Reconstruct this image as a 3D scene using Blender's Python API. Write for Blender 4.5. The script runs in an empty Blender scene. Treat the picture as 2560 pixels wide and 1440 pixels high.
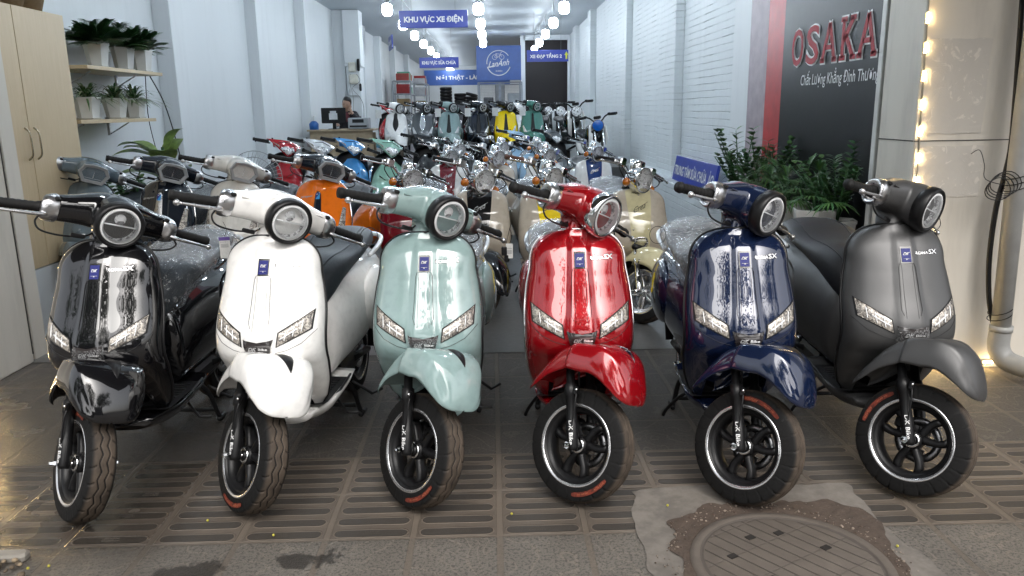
import bpy, bmesh, math, random
import numpy as np
from mathutils import Vector, Matrix, noise
R=math.radians; pi=math.pi
sc=bpy.context.scene; COL=sc.collection
# ---------------- camera, sky, sun, exposure ----------------
cam=bpy.data.objects.new('camera',bpy.data.cameras.new('camera')); COL.objects.link(cam)
cam.location=(0,0,1.407)
cam.rotation_euler=(Matrix.Rotation(R(-1.229),3,'Z')@Matrix.Rotation(R(90-12.98),3,'X')@Matrix.Rotation(R(-.90),3,'Z')).to_euler()
cam.data.sensor_width=36; cam.data.lens=1944.3/2560*36; cam.data.clip_start=.05; cam.data.clip_end=400
sc.camera=cam
W=bpy.data.worlds.new('World'); sc.world=W; W.use_nodes=True
nt=W.node_tree; bg=nt.nodes['Background']
sky=nt.nodes.new('ShaderNodeTexSky'); sky.sky_type='NISHITA'; sky.sun_disc=False
sky.sun_elevation=R(48); sky.sun_rotation=R(160); sky.air_density=1.0; sky.dust_density=5; sky.ozone_density=.6
hs=nt.nodes.new('ShaderNodeHueSaturation'); hs.inputs['Saturation'].default_value=.25
nt.links.new(sky.outputs[0],hs.inputs['Color']); nt.links.new(hs.outputs[0],bg.inputs[0]); bg.inputs[1].default_value=.15
sl=bpy.data.lights.new('sun','SUN'); sl.energy=.6; sl.angle=R(30); sl.color=(1,.97,.92)
so=bpy.data.objects.new('sun',sl); COL.objects.link(so)
so.rotation_euler=(R(42),0,R(-20))
sc.view_settings.view_transform='Standard'; sc.view_settings.look='None'; sc.view_settings.exposure=1.2; sc.view_settings.gamma=1
sc.cycles.use_denoising=True
sc.cycles.max_bounces=8; sc.cycles.transparent_max_bounces=12; sc.cycles.diffuse_bounces=4; sc.cycles.glossy_bounces=4; sc.cycles.transmission_bounces=4
sc.cycles.sample_clamp_indirect=6
sc.cycles.caustics_reflective=False; sc.cycles.caustics_refractive=False

# ---------------- node helpers ----------------
class X:
    def __init__(s,t,k): s.t=t; s.k=k
    def m(s,op,*o):
        n=s.t.nodes.new('ShaderNodeMath'); n.operation=op
        for i,v in enumerate((s,)+o):
            if isinstance(v,X): s.t.links.new(v.k,n.inputs[i])
            else: n.inputs[i].default_value=float(v)
        return X(s.t,n.outputs[0])
    def __add__(s,o): return s.m('ADD',o)
    __radd__=__add__
    def __sub__(s,o): return s.m('SUBTRACT',o)
    def __rsub__(s,o): return (s*-1)+o
    def __mul__(s,o): return s.m('MULTIPLY',o)
    __rmul__=__mul__
    def __truediv__(s,o): return s.m('DIVIDE',o)
    def frac(s): return s.m('FRACT')
    def abs(s): return s.m('ABSOLUTE')
    def sin(s): return s.m('SINE')
    def floor(s): return s.m('FLOOR')
    def min(s,o): return s.m('MINIMUM',o)
    def max(s,o): return s.m('MAXIMUM',o)
    def gt(s,o): return s.m('GREATER_THAN',o)
    def lt(s,o): return s.m('LESS_THAN',o)
    def sqrt(s): return s.m('SQRT')
    def sm(s,a,b):   # smoothstep a->b
        n=s.t.nodes.new('ShaderNodeMapRange'); n.interpolation_type='SMOOTHSTEP'
        s.t.links.new(s.k,n.inputs[0]); n.inputs[1].default_value=a; n.inputs[2].default_value=b
        return X(s.t,n.outputs[0])
def hyp(a,b): return (a*a+b*b).sqrt()
class MT:
    def __init__(s,name):
        s.mat=bpy.data.materials.new(name); s.mat.use_nodes=True; s.t=s.mat.node_tree
        s.b=s.t.nodes['Principled BSDF']; s.out=s.t.nodes['Material Output']
        s.tc=s.t.nodes.new('ShaderNodeTexCoord')
    def xyz(s,space='Object'):
        n=s.t.nodes.new('ShaderNodeSeparateXYZ'); s.t.links.new(s.tc.outputs[space],n.inputs[0])
        return [X(s.t,n.outputs[i]) for i in range(3)]
    def vec(s,x,y,z):
        n=s.t.nodes.new('ShaderNodeCombineXYZ')
        for i,v in enumerate((x,y,z)):
            if isinstance(v,X): s.t.links.new(v.k,n.inputs[i])
            else: n.inputs[i].default_value=v
        return n.outputs[0]
    def noise(s,scale,detail=4,rough=.55,dist=0,v=None,space='Object'):
        n=s.t.nodes.new('ShaderNodeTexNoise'); n.inputs['Scale'].default_value=scale; n.inputs['Detail'].default_value=detail
        n.inputs['Roughness'].default_value=rough; n.inputs['Distortion'].default_value=dist
        s.t.links.new(v if v is not None else s.tc.outputs[space],n.inputs['Vector']); return X(s.t,n.outputs[0])
    def vor(s,scale,feat='F1',v=None,space='Object',rnd=1):
        n=s.t.nodes.new('ShaderNodeTexVoronoi'); n.feature=feat; n.inputs['Scale'].default_value=scale; n.inputs['Randomness'].default_value=rnd
        s.t.links.new(v if v is not None else s.tc.outputs[space],n.inputs['Vector']); return X(s.t,n.outputs[0])
    def mix(s,f,a,b):
        n=s.t.nodes.new('ShaderNodeMix'); n.data_type='RGBA'
        if isinstance(f,X): s.t.links.new(f.k,n.inputs[0])
        else: n.inputs[0].default_value=f
        for i,c in ((6,a),(7,b)):
            if isinstance(c,(tuple,list)): n.inputs[i].default_value=(*c,1)
            else: s.t.links.new(c,n.inputs[i])
        return n.outputs[2]
    def col(s,c):
        if isinstance(c,(tuple,list)): s.b.inputs['Base Color'].default_value=(*c,1)
        else: s.t.links.new(c,s.b.inputs['Base Color'])
        return s
    def set(s,**k):
        for a,v in k.items():
            a=a.replace('_',' ')
            if isinstance(v,X): s.t.links.new(v.k,s.b.inputs[a])
            else: s.b.inputs[a].default_value=v
        return s
    def bump(s,h,dist=.002,strength=1):
        n=s.t.nodes.new('ShaderNodeBump'); n.inputs['Distance'].default_value=dist; n.inputs['Strength'].default_value=strength
        s.t.links.new(h.k,n.inputs['Height']); s.t.links.new(n.outputs[0],s.b.inputs['Normal']); s.nrm=n.outputs[0]; return s
MC={}; ME={}
def mat(name,c,rough=.5,metal=0,coat=0,var=.12,scale=9,bump=0,spec=.5,**kw):
    if name in MC: return MC[name]
    m=MT(name); n=m.noise(scale,5)
    d=tuple(max(0,v*(1-var)) for v in c); l=tuple(min(1,v*(1+var)) for v in c)
    m.col(m.mix(n.sm(.3,.7),d,l)).set(Roughness=(m.noise(scale*2.3,3)-.5)*.2*rough+rough,Metallic=metal,Coat_Weight=coat,Coat_Roughness=.02,Specular_IOR_Level=spec,**kw)
    if bump: m.bump(m.noise(scale*12,4),bump)
    MC[name]=m.mat; return m.mat
def paint(name,c,metal=0,rough=.22,coat=1.0,var=.03):
    if name in MC: return MC[name]
    m=MT(name); fl=m.vor(900) if metal else m.noise(30,2)
    m.col(m.mix(fl.sm(.2,.6),c,tuple(min(1,v*(1+var*4)) for v in c))).set(Roughness=rough,Metallic=metal,Coat_Weight=coat,Coat_Roughness=.012,Coat_IOR=1.7,Specular_IOR_Level=.5 if not coat else .1)
    if coat:
        nb=m.t.nodes.new('ShaderNodeBump'); nb.inputs['Distance'].default_value=.0005; nb.inputs['Strength'].default_value=.25
        m.t.links.new(m.noise(7,2).k,nb.inputs['Height']); m.t.links.new(nb.outputs[0],m.b.inputs['Coat Normal'])
    MC[name]=m.mat; return m.mat
def emit(name,c,s):
    if name in MC: return MC[name]
    m=MT(name); m.col(c).set(Roughness=.4); m.b.inputs['Emission Color'].default_value=(*c,1)
    m.set(Emission_Strength=(m.noise(20,2)*.1+.95)*s); MC[name]=m.mat; return m.mat
def glass(name,tint=(1,1,1),gl=.25,rough=.02,bumps=0,bscale=60):
    """thin clear plastic: mostly see-through with glossy reflection"""
    if name in MC: return MC[name]
    m=MT(name); t=m.t; tr=t.nodes.new('ShaderNodeBsdfTransparent'); tr.inputs[0].default_value=(*tint,1)
    m.col(tuple(v*.5 for v in tint) if bumps else tint).set(Roughness=rough,Specular_IOR_Level=.8)
    fr=t.nodes.new('ShaderNodeLayerWeight'); fr.inputs[0].default_value=.12 if bumps else .25
    if bumps:
        h=m.noise(bscale,3,.6,1.5); m.bump(h,bumps); t.links.new(m.nrm,fr.inputs['Normal'])
        f=X(t,fr.outputs['Fresnel'])*.38+gl*m.noise(bscale*1.3,4,.7,2.0).sm(.54,.66)+.05
    else: f=X(t,fr.outputs['Fresnel'])*.9+gl*m.noise(15,2)
    mx=t.nodes.new('ShaderNodeMixShader'); t.links.new(f.k,mx.inputs[0]); t.links.new(tr.outputs[0],mx.inputs[1]); t.links.new(m.b.outputs[0],mx.inputs[2])
    t.links.new(mx.outputs[0],m.out.inputs[0]); MC[name]=m.mat; return m.mat
# ---------------- mesh helpers ----------------
class MB:
    def __init__(s): s.v=[]; s.f=[]; s.mi=[]; s.sm=[]
    def add(s,vs,fs,mi=0,smooth=True,T=None):
        o=len(s.v)
        if T is not None: vs=[T@Vector(p) for p in vs]
        s.v+= [tuple(p) for p in vs]; s.f+=[tuple(i+o for i in f) for f in fs]
        s.mi+=[mi]*len(fs); s.sm+=[smooth]*len(fs); return s
    def box(s,c,d,mi=0,T=None,bev=0):
        x,y,z=c; a,b,h=(q/2 for q in d)
        if bev:
            e=min(bev,a*.9,b*.9,h*.9); rings=[]
            for zz,i in ((-h,e),(-h+e,0),(h-e,0),(h,e)):
                q=e if i==0 else e*1.6; A=a-i*.6; B=b-i*.6
                rings.append([(x+u,y+v,z+zz) for u,v in ((-A,-B+q),(-A+q,-B),(A-q,-B),(A,-B+q),(A,B-q),(A-q,B),(-A+q,B),(-A,B-q))])
            return s.loft(rings,mi,caps=True,smooth=False,T=T)
        vs=[(x+i*a,y+j*b,z+k*h) for k in (-1,1) for i,j in ((-1,-1),(1,-1),(1,1),(-1,1))]
        return s.add(vs,[(3,2,1,0),(4,5,6,7),(0,1,5,4),(1,2,6,5),(2,3,7,6),(3,0,4,7)],mi,False,T)
    def loft(s,rings,mi=0,caps=False,closed=True,smooth=True,T=None):
        n=len(rings[0]); vs=[p for r in rings for p in r]; fs=[]
        for i in range(len(rings)-1):
            for j in range(n if closed else n-1):
                k=(j+1)%n; fs.append((i*n+j,i*n+k,(i+1)*n+k,(i+1)*n+j))
        if caps: fs+= [tuple(range(n-1,-1,-1)),tuple(range((len(rings)-1)*n,len(rings)*n))]
        return s.add(vs,fs,mi,smooth,T)
    def tube(s,path,r,mi=0,n=8,T=None,caps=True):
        P=[Vector(p) for p in path]; m=len(P); rr=r if isinstance(r,(list,tuple)) else [r]*m
        rings=[]; up=None
        for i,p in enumerate(P):
            t=(P[min(i+1,m-1)]-P[max(i-1,0)]).normalized()
            if up is None: up=t.orthogonal().normalized()
            up=(up-t*up.dot(t)).normalized() if (up-t*up.dot(t)).length>1e-6 else t.orthogonal().normalized()
            q=t.cross(up)
            rings.append([tuple(p+(up*math.cos(a)+q*math.sin(a))*rr[i]) for a in (2*pi*j/n for j in range(n))])
        return s.loft(rings,mi,caps,T=T)
    def lathe(s,prof,axis='y',c=(0,0,0),mi=0,n=32,T=None,smooth=True):
        rings=[]
        for (h,r) in prof:
            ring=[]
            for j in range(n):
                a=2*pi*j/n; u,v=r*math.cos(a),r*math.sin(a)
                p={'y':(u,h,v),'x':(h,u,v),'z':(u,v,h)}[axis]
                ring.append((p[0]+c[0],p[1]+c[1],p[2]+c[2]))
            rings.append(ring)
        return s.loft(rings,mi,T=T,smooth=smooth)
    def ball(s,c,r,mi=0,n=12,sc=(1,1,1),T=None):
        rings=[]
        for i in range(1,n//2+2):
            a=pi*(i-.5)/(n//2+1) ; rings.append([(c[0]+sc[0]*r*math.sin(a)*math.cos(2*pi*j/n),c[1]+sc[1]*r*math.sin(a)*math.sin(2*pi*j/n),c[2]+sc[2]*r*math.cos(a)) for j in range(n)])
        return s.loft(rings,mi,True,T=T)
    def grid(s,rows,mi=0,smooth=True,T=None): return s.loft(rows,mi,closed=False,smooth=smooth,T=T)
    def warp(s,name):
        k=name.rstrip('-0123456789')
        if k in ('fenderroma','ftrim'): s.v=[(x,(.03+(y-.03)*.70) if y<.03 else y,z+.16*max(0,.03-y)) for x,y,z in s.v]
        if k in ('shieldroma','innerroma','edgeroma','sig','badge','embl','nt','seams','scrap','slim','drop','strip','he','hn'):
            s.v=[(x,y-.006*sm(z,.5,.7)-.028*math.exp(-((z-.54)/.10)**2),z+.032*sm(z,.30,.52)) for x,y,z in s.v]
        elif k in ('hshex','hsroma','ring','lamp','lens','hexlring','hexllamp','hexllens','col','grip','lev','cab','sw','cowlD','cllamp','clsig'):
            s.v=[(x,y-.024,z+.044) for x,y,z in s.v]
    def mesh(s,name,mats=(),weld=0,solid=0,sub=0,remesh=0,smoothit=0,off=-1,autosm=None):
        s.warp(name); me=bpy.data.meshes.new(name); me.from_pydata(s.v,[],s.f)
        for m in mats: me.materials.append(m)
        me.polygons.foreach_set('material_index',s.mi); me.polygons.foreach_set('use_smooth',s.sm)
        if weld:
            bm=bmesh.new(); bm.from_mesh(me); bmesh.ops.remove_doubles(bm,verts=bm.verts,dist=weld); bmesh.ops.recalc_face_normals(bm,faces=bm.faces); bm.to_mesh(me); bm.free()
        me.update()
        if solid or sub or remesh:
            o=bpy.data.objects.new('tmp',me); COL.objects.link(o)
            if remesh:
                k=o.modifiers.new('r','REMESH'); k.mode='VOXEL'; k.voxel_size=remesh; k.use_smooth_shade=True
                if smoothit: k=o.modifiers.new('s','SMOOTH'); k.factor=.5; k.iterations=smoothit
            if solid: k=o.modifiers.new('s','SOLIDIFY'); k.thickness=solid; k.offset=off
            if sub: k=o.modifiers.new('u','SUBSURF'); k.levels=sub; k.render_levels=sub
            me2=bpy.data.meshes.new_from_object(o.evaluated_get(bpy.context.evaluated_depsgraph_get())); me2.name=name
            bpy.data.objects.remove(o); bpy.data.meshes.remove(me); me=me2
        return me
def itp(x,tab):
    xs=[t[0] for t in tab]
    if x<=xs[0]: return tab[0][1]
    if x>=xs[-1]: return tab[-1][1]
    for i in range(len(xs)-1):
        if xs[i]<=x<=xs[i+1]:
            t=(x-xs[i])/(xs[i+1]-xs[i])
            p0=tab[max(i-1,0)][1]; p1=tab[i][1]; p2=tab[i+1][1]; p3=tab[min(i+2,len(xs)-1)][1]
            m1=(p2-p0)/2; m2=(p3-p1)/2
            return (2*t**3-3*t*t+1)*p1+(t**3-2*t*t+t)*m1+(-2*t**3+3*t*t)*p2+(t**3-t*t)*m2
def sm(x,a,b):
    t=min(1,max(0,(x-a)/(b-a))) ; return t*t*(3-2*t)
def spline(P,n=8):
    P=[Vector(p) for p in P]; out=[]
    for i in range(len(P)-1):
        p0=P[max(i-1,0)];p1=P[i];p2=P[i+1];p3=P[min(i+2,len(P)-1)]
        for k in range(n):
            t=k/n; out.append(.5*((2*p1)+(p2-p0)*t+(2*p0-5*p1+4*p2-p3)*t*t+(3*p1-p0-3*p2+p3)*t**3))
    out.append(P[-1]); return out
def tag(o,label=None,cat=None,group=None,kind=None):
    if label: o['label']=label
    if cat: o['category']=cat
    if group: o['group']=group
    if kind: o['kind']=kind
    return o
def E(name,loc=(0,0,0),rz=0,label=None,cat=None,group=None,sc_=1):
    o=bpy.data.objects.new(name,None); COL.objects.link(o); o.location=loc; o.rotation_euler=(0,0,rz); o.empty_display_size=.1
    if sc_!=1: o.scale=(sc_,)*3
    return tag(o,label,cat,group)
def O(name,me,parent=None,M=None,ov=None,label=None):
    o=bpy.data.objects.new(name,me); COL.objects.link(o)
    if parent: o.parent=parent
    if M is not None: o.matrix_local=M
    if ov:
        for i,m in ov.items():
            if i<len(o.material_slots): o.material_slots[i].link='OBJECT'; o.material_slots[i].material=m
    if label: o['label']=label
    return o
def struct(name,me): return tag(O(name,me),kind='structure')
TXT={}
def text2d(s,size=1,bold=0,shear=0,sx=1,align='CENTER',spacing=1):
    k=(s,bold,shear,spacing,align)
    if k not in TXT:
        cu=bpy.data.curves.new('t','FONT'); cu.body=s; cu.size=1; cu.offset=bold; cu.shear=shear; cu.align_x=align; cu.align_y='CENTER'; cu.resolution_u=3; cu.space_character=spacing
        o=bpy.data.objects.new('t',cu); COL.objects.link(o)
        me=bpy.data.meshes.new_from_object(o.evaluated_get(bpy.context.evaluated_depsgraph_get()))
        TXT[k]=([tuple(v.co) for v in me.vertices],[tuple(p.vertices) for p in me.polygons])
        bpy.data.objects.remove(o); bpy.data.curves.remove(cu); bpy.data.meshes.remove(me)
    v,f=TXT[k]; return [(p[0]*size*sx,p[1]*size) for p in v],f
def textfit(s,w,h,bold=0,shear=0,thick=0,spacing=1):
    """text scaled to exactly w x h, centred"""
    v,f=text2d(s,1,bold,shear,spacing=spacing); xs=[p[0] for p in v]; ys=[p[1] for p in v]
    cx=(min(xs)+max(xs))/2; cy=(min(ys)+max(ys))/2; kx=w/(max(xs)-min(xs)); ky=h/(max(ys)-min(ys))
    return [((p[0]-cx)*kx,(p[1]-cy)*ky) for p in v],f
def put_text(mb,s,w,h,fn,bold=0,shear=0,mi=0,spacing=1):
    v,f=textfit(s,w,h,bold,shear,spacing=spacing); mb.add([fn(*p) for p in v],f,mi,False); return mb
def ell(n,a,b,p=2.0,ph=0):
    r=[]
    for j in range(n):
        t=2*pi*j/n+ph; c,s_=math.cos(t),math.sin(t)
        r.append((a*math.copysign(abs(c)**(2/p),c),b*math.copysign(abs(s_)**(2/p),s_)))
    return r
# ---------------- shared materials ----------------
BLK=mat('black_plastic',(.007,.007,.0078),.40,var=.2,scale=30,spec=.35)
GLB=mat('gloss_black_plastic',(.004,.004,.005),.15,coat=.4)
LIP=mat('machined_rim_lip',(.80,.80,.81),.22,.9,var=.04)
RUB=mat('rubber_grip',(.009,.009,.009),.6,spec=.3,bump=.0008,scale=40)
CHR=mat('chrome',(.78,.79,.8),.08,1,var=.03)
ALU=mat('brushed_aluminium',(.62,.62,.63),.28,1,var=.06,scale=25)
STL=mat('steel_disc',(.4,.4,.41),.3,1,var=.15,scale=40)
SEATM=mat('seat_leather',(.014,.015,.018),.5,spec=.4,bump=.0006,scale=60)
SEATB=mat('seat_blue_grey_leather',(.024,.030,.037),.48,spec=.4,bump=.0006,scale=60)
FLOORP=mat('dark_floor_panel',(.012,.012,.013),.5,spec=.35,var=.25,scale=14)
HALO=mat('white_lamp_halo',(.9,.91,.92),.25,coat=.5,var=.04)
def m_refl():
    m=MT('lamp_reflector'); v=m.vor(75,'F1'); w=m.noise(60,3,.7,1.2); f=m.noise(34,3,.6,1.0).sm(.50,.60)
    m.col(m.mix(f,(.97,.97,.98),(.42,.42,.44))).set(Metallic=f*.75,Roughness=.12,Coat_Weight=1)  # bright and dark reflections of the bowl painted as noise patches
    m.bump(v+w*.8,.004); return m.mat
REFL=m_refl()
LENS=glass('clear_lamp_lens',(.98,.99,1),.06)
FILM=glass('crumpled_plastic_film',(.93,.95,.97),.42,.12,.010,24)
FILM2=glass('small_film_scrap',(.98,.99,1),.9,.12,.006,90)
AMB=mat('amber_lens',(.75,.2,.01),.12,coat=1,Transmission_Weight=.25)
REDL=mat('red_lens',(.5,.01,.01),.12,coat=1)
SMOKE=mat('smoked_lens',(.035,.03,.03),.12,coat=1)
DKBL=mat('badge_blue',(.008,.014,.17),.45,spec=.3)
WHT=mat('white_lettering',(.8,.8,.8),.4,var=.04)
SILV=mat('silver_lettering',(.7,.7,.7),.25,.6,var=.04)
def m_tyre():
    m=MT('tyre_rubber'); x,y,z=m.xyz(); r=hyp(y,z); n=m.noise(40,5,.65)
    e=r-.205+((x.abs()/.042).m('POWER',2.2))*.012; d=e.sm(-.0038,-.0010)*(m.noise(14,4).sm(.2,.7)*.6+.3)*((x.abs()*-1)+.040).sm(0,.014)
    m.col(m.mix(d*.9,m.mix(n,(.003,.003,.0033),(.009,.0087,.0085)),(.105,.080,.060))).set(Roughness=n*.25+.62,Specular_IOR_Level=.3)
    m.bump(m.noise(150,3),.0006); return m.mat
TYRE=m_tyre()
ORNG=mat('orange_tyre_print',(.13,.02,.009),.7,var=.6,scale=60)
# ---------------- ground and floors ----------------
def m_pavement():
    m=MT('pavement_tiles'); x,y,z=m.xyz()
    wob=m.noise(3,3)*.006-.003
    X_=x+wob; Y_=y+wob
    tx=(X_+.003)/.294; ty=(Y_-2.375)/.32
    fx=tx.frac(); fy=ty.frac()
    rib=Y_.gt(2.375)*Y_.lt(3.015)
    # joints
    jx=(fx-.5).abs(); jy=(fy-.5).abs()
    joint=jx.sm(.458,.468).max(jy.sm(.474,.484))
    # capsule slots
    sy=(fy*4).frac(); dx=((fx-.5).abs()*.294-.102).max(0); dy=(sy-.5)*.080
    d=hyp(dx,dy)
    slot=1-d.sm(.0195,.0225); rim=d.sm(.0205,.0225)*(1-d.sm(.0245,.028))
    ids=m.vec(tx.floor()*7.3,ty.floor()*3.1,0)
    tn=m.noise(1.7,1,v=ids)
    big=m.noise(1.1,4,.6); mid=m.noise(6,5,.65); fine=m.noise(70,4,.7)
    # carved curves on the plain tiles
    cv=m.vec(fx*.9+tn*5,fy*.9+tn*3,tn*9)
    cn=m.noise(1.6,1.5,.4,.6,v=cv); cu=((cn*9).frac()-.5).abs(); curve=cu.lt(.06)*(1-rib)*(1-joint)
    dusty=m.mix(mid,(.062,.050,.040),(.150,.120,.094)); dark=m.mix(mid,(.014,.013,.012),(.048,.042,.036))
    c_r=m.mix(slot*(mid*.5+.55),dusty,dark); c_r=m.mix(rim*.75,c_r,m.mix(mid,(.13,.105,.083),(.22,.18,.14)))
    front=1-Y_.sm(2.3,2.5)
    pl=m.mix(mid,(.045,.040,.035),(.098,.086,.074)); pl2=m.mix(mid,(.12,.107,.092),(.20,.18,.155)); c_p=m.mix(front,pl,pl2)  # plain tiles darker behind, partly scooter shade put into the colour
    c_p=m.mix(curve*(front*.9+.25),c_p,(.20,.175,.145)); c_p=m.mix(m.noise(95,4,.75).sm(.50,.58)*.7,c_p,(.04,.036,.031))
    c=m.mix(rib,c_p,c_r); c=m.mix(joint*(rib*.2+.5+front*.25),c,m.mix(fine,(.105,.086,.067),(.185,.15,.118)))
    # stains: dark wet puddles and the wet strip at the left
    wet=(x*-1).sm(.95,1.3)*m.noise(2.2,4,.6).sm(.30,.42)*(Y_.sm(2.15,2.4))*(1-Y_.sm(3.7,4.5))
    q1=hyp((x+.98)*.8,(y-2.21)*1.3)+m.noise(9,6,.7)*.42; q2=hyp((x+.63)*.7,(y-2.27)*1.9)+m.noise(11,6,.7)*.42
    pd=((1-q1.sm(.27,.30)).max(1-q2.sm(.265,.295)))*Y_.lt(2.375)
    c=m.mix(wet*.45,c,m.mix(.5,(.03,.024,.018),(.02,.018,.016))); c=m.mix(pd*.8,c,(.022,.019,.017)); c=m.mix(big.sm(.45,.7)*.35,c,(.045,.04,.036))
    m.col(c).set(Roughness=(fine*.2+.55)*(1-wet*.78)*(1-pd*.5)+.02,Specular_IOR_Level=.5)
    h=(rim*.5-slot*.6)*rib-joint*.5+fine*.12+mid*.4-curve*.6+(m.noise(95,4,.75)*.9)*(1-rib)
    m.bump(h*(1-wet*.3),.006); return m.mat
def m_floor():
    m=MT('shop_floor'); n=m.noise(2,5,.6); f=m.noise(30,4)
    m.col(m.mix(n,(.085,.084,.082),(.145,.143,.14))).set(Roughness=f*.2+.22); m.bump(n+f*.2,.002); return m.mat
def m_asphalt():
    m=MT('asphalt'); f=m.noise(120,4,.7); m.col(m.mix(f,(.03,.03,.03),(.075,.073,.07))).set(Roughness=.85); m.bump(f,.004); return m.mat
def sheet(name,x0,x1,y0,y1,z,m): return struct(name,MB().add([(x0,y0,z),(x1,y0,z),(x1,y1,z),(x0,y1,z)],[(0,1,2,3)],0,False).mesh(name,[m]))
sheet('ground',-80,80,-80,60,-.16,mat('far_ground',(.12,.11,.10),.9))
sheet('road',-60,60,-13,-1.2,-.15,m_asphalt())
struct('pavement',MB().add([(-40,-1.2,0),(40,-1.2,0),(40,4.4,0),(-40,4.4,0),(-40,-1.2,-.15),(40,-1.2,-.15)],[(0,1,2,3),(4,5,1,0)],0,False).mesh('pavement',[m_pavement()]))
struct('far_pavement',MB().box((0,-18,-.08),(120,10,.16),0).mesh('far_pavement',[mat('far_paving',(.2,.18,.16),.8)]))
sheet('shop_floor',-3.6,3.3,4.4,41,.004,m_floor())
struct('raised_floor',MB().box((-.55,27.1,.21),(5.75,27.8,.42),0).mesh('raised_floor',[m_floor()]))
# cement patch, broken edge dirt
def blob(pts,z,name,m,amp=.02,zc=None):
    P=spline([(a,b,0) for a,b in pts]+[(pts[0][0],pts[0][1],0)],10)[:-1]; n=len(P); c=sum((Vector(p) for p in P),Vector())/n
    ring=[(c.x+(p.x-c.x)*(1+amp*noise.noise(p*9)+amp*.3*noise.noise(p*31)),c.y+(p.y-c.y)*(1+amp*noise.noise(p*9)+amp*.3*noise.noise(p*31)),z) for p in P]
    return struct(name,MB().add(ring,[tuple(range(n))],0,False).mesh(name,[m]))
def m_cement():
    m=MT('cement_patch'); n=m.noise(3,5,.6); f=m.noise(60,4); m.col(m.mix(m.noise(9,6,.7).sm(.35,.65),m.mix(n,(.10,.088,.076),(.165,.148,.130)),(.19,.17,.148))).set(Roughness=.88); m.bump(n*2+f*.3,.003); return m.mat
def m_dirt():
    m=MT('dirt_and_gravel'); n=m.noise(25,5,.7); v=m.vor(75); st=(1-v.sm(.05,.25))*m.noise(20,2).sm(.5,.6)
    m.col(m.mix(st*.7,m.mix(n,(.03,.02,.016),(.12,.088,.066)),(.32,.28,.23))).set(Roughness=.9); m.bump(n+st,.010); return m.mat
blob([(.49,2.66),(.60,2.675),(.80,2.69),(1.10,2.685),(1.31,2.67),(1.315,2.60),(1.30,2.41),(1.33,2.22),(1.38,1.95),(1.38,1.65),(1.0,1.6),(.6,1.62),(.50,1.85),(.465,2.12),(.46,2.33),(.475,2.51)],.004,'cement_patch',m_cement(),.05)
blob([(.585,2.42),(.645,2.50),(.79,2.545),(.94,2.53),(1.07,2.545),(1.205,2.515),(1.285,2.41),(1.265,2.23),(1.25,2.08),(1.26,1.88),(1.1,1.72),(.8,1.72),(.60,1.86),(.575,2.11),(.57,2.24),(.585,2.33)],.008,'dirt_ring',m_dirt(),.14)
def m_iron():
    m=MT('manhole_concrete'); x,y,z=m.xyz(); n=m.noise(12,5,.65); u=(x*.78+y*.62)/.047; v=(y*.86-x*.5)/.12; r=hyp(x,y)
    g1=(u.frac()-.5).abs().sm(.44,.49); g2=(v.frac()-.5).abs().sm(.475,.495)*.25; ins=1-r.sm(.262,.266)
    g=g1.max(g2)*ins; ring=((r-.272).abs()*-1+.006).gt(0)
    m.col(m.mix(g.max(ring)*.6,m.mix(n,(.075,.062,.052),(.155,.13,.108)),(.055,.046,.04))).set(Roughness=.78); m.bump(n*.5-g-ring,.006); return m.mat
mb=MB().lathe([(0,.0005),(0,.262),(-.003,.27),(-.003,.274),(.001,.279),(.001,.306),(-.012,.312)][::1],'z',n=96)
t=O('manhole_cover',mb.mesh('manhole',[m_iron()])); t.location=(.905,2.150,.014)
tag(t,'round ridged manhole cover sunk in broken cement at the lower right','manhole cover')
for a,b in ((-.13,.12),(.0,.17),(.10,.14),(-.12,-.03),(.16,.0)): O('lifting_slot',MB().box((a,b,.001),(.030,.022,.003),0,T=Matrix.Rotation(.5,4,'Z')).mesh('slots',[mat('dark_hole',(.015,.012,.01),.9)]),t)
mb=MB(); rq=random.Random(8)
for i in range(420):
    a=rq.random()*6.28; q=.325+.055*rq.random()**1.5+.06*max(0,math.cos(a-2.6))*rq.random(); x=.905+q*math.cos(a); y=2.15+q*math.sin(a)
    if y<1.8: continue
    r=.0018+.0045*rq.random()**3; mb.ball((x,y,.008+r*.3),r,rq.randint(0,1),6,(1,1,.6))
tag(O('rubble',mb.mesh('rubble',[mat('tan_rubble',(.24,.19,.15),.85,var=.3),mat('brown_rubble',(.08,.055,.042),.9,var=.3)])),kind='stuff')
mb=MB()
for i in range(-6,7):
    for j,(ya,dr) in enumerate(((2.415,1),(2.735,1))):
        if .45<i*.294+.15<1.4 and j==0: continue
        for w,t,dy in ((.06,'AMADO',-.006),(.05,'093 034 278',.008)): put_text(mb,t,w,.009,lambda a,b:(i*.294+.147+.02*((i*7)%3-1)-a,ya+dy-b,.0015),.01)
struct('paving_print',mb.mesh('amado',[mat('worn_print',(.085,.072,.058),.8)]))
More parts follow.
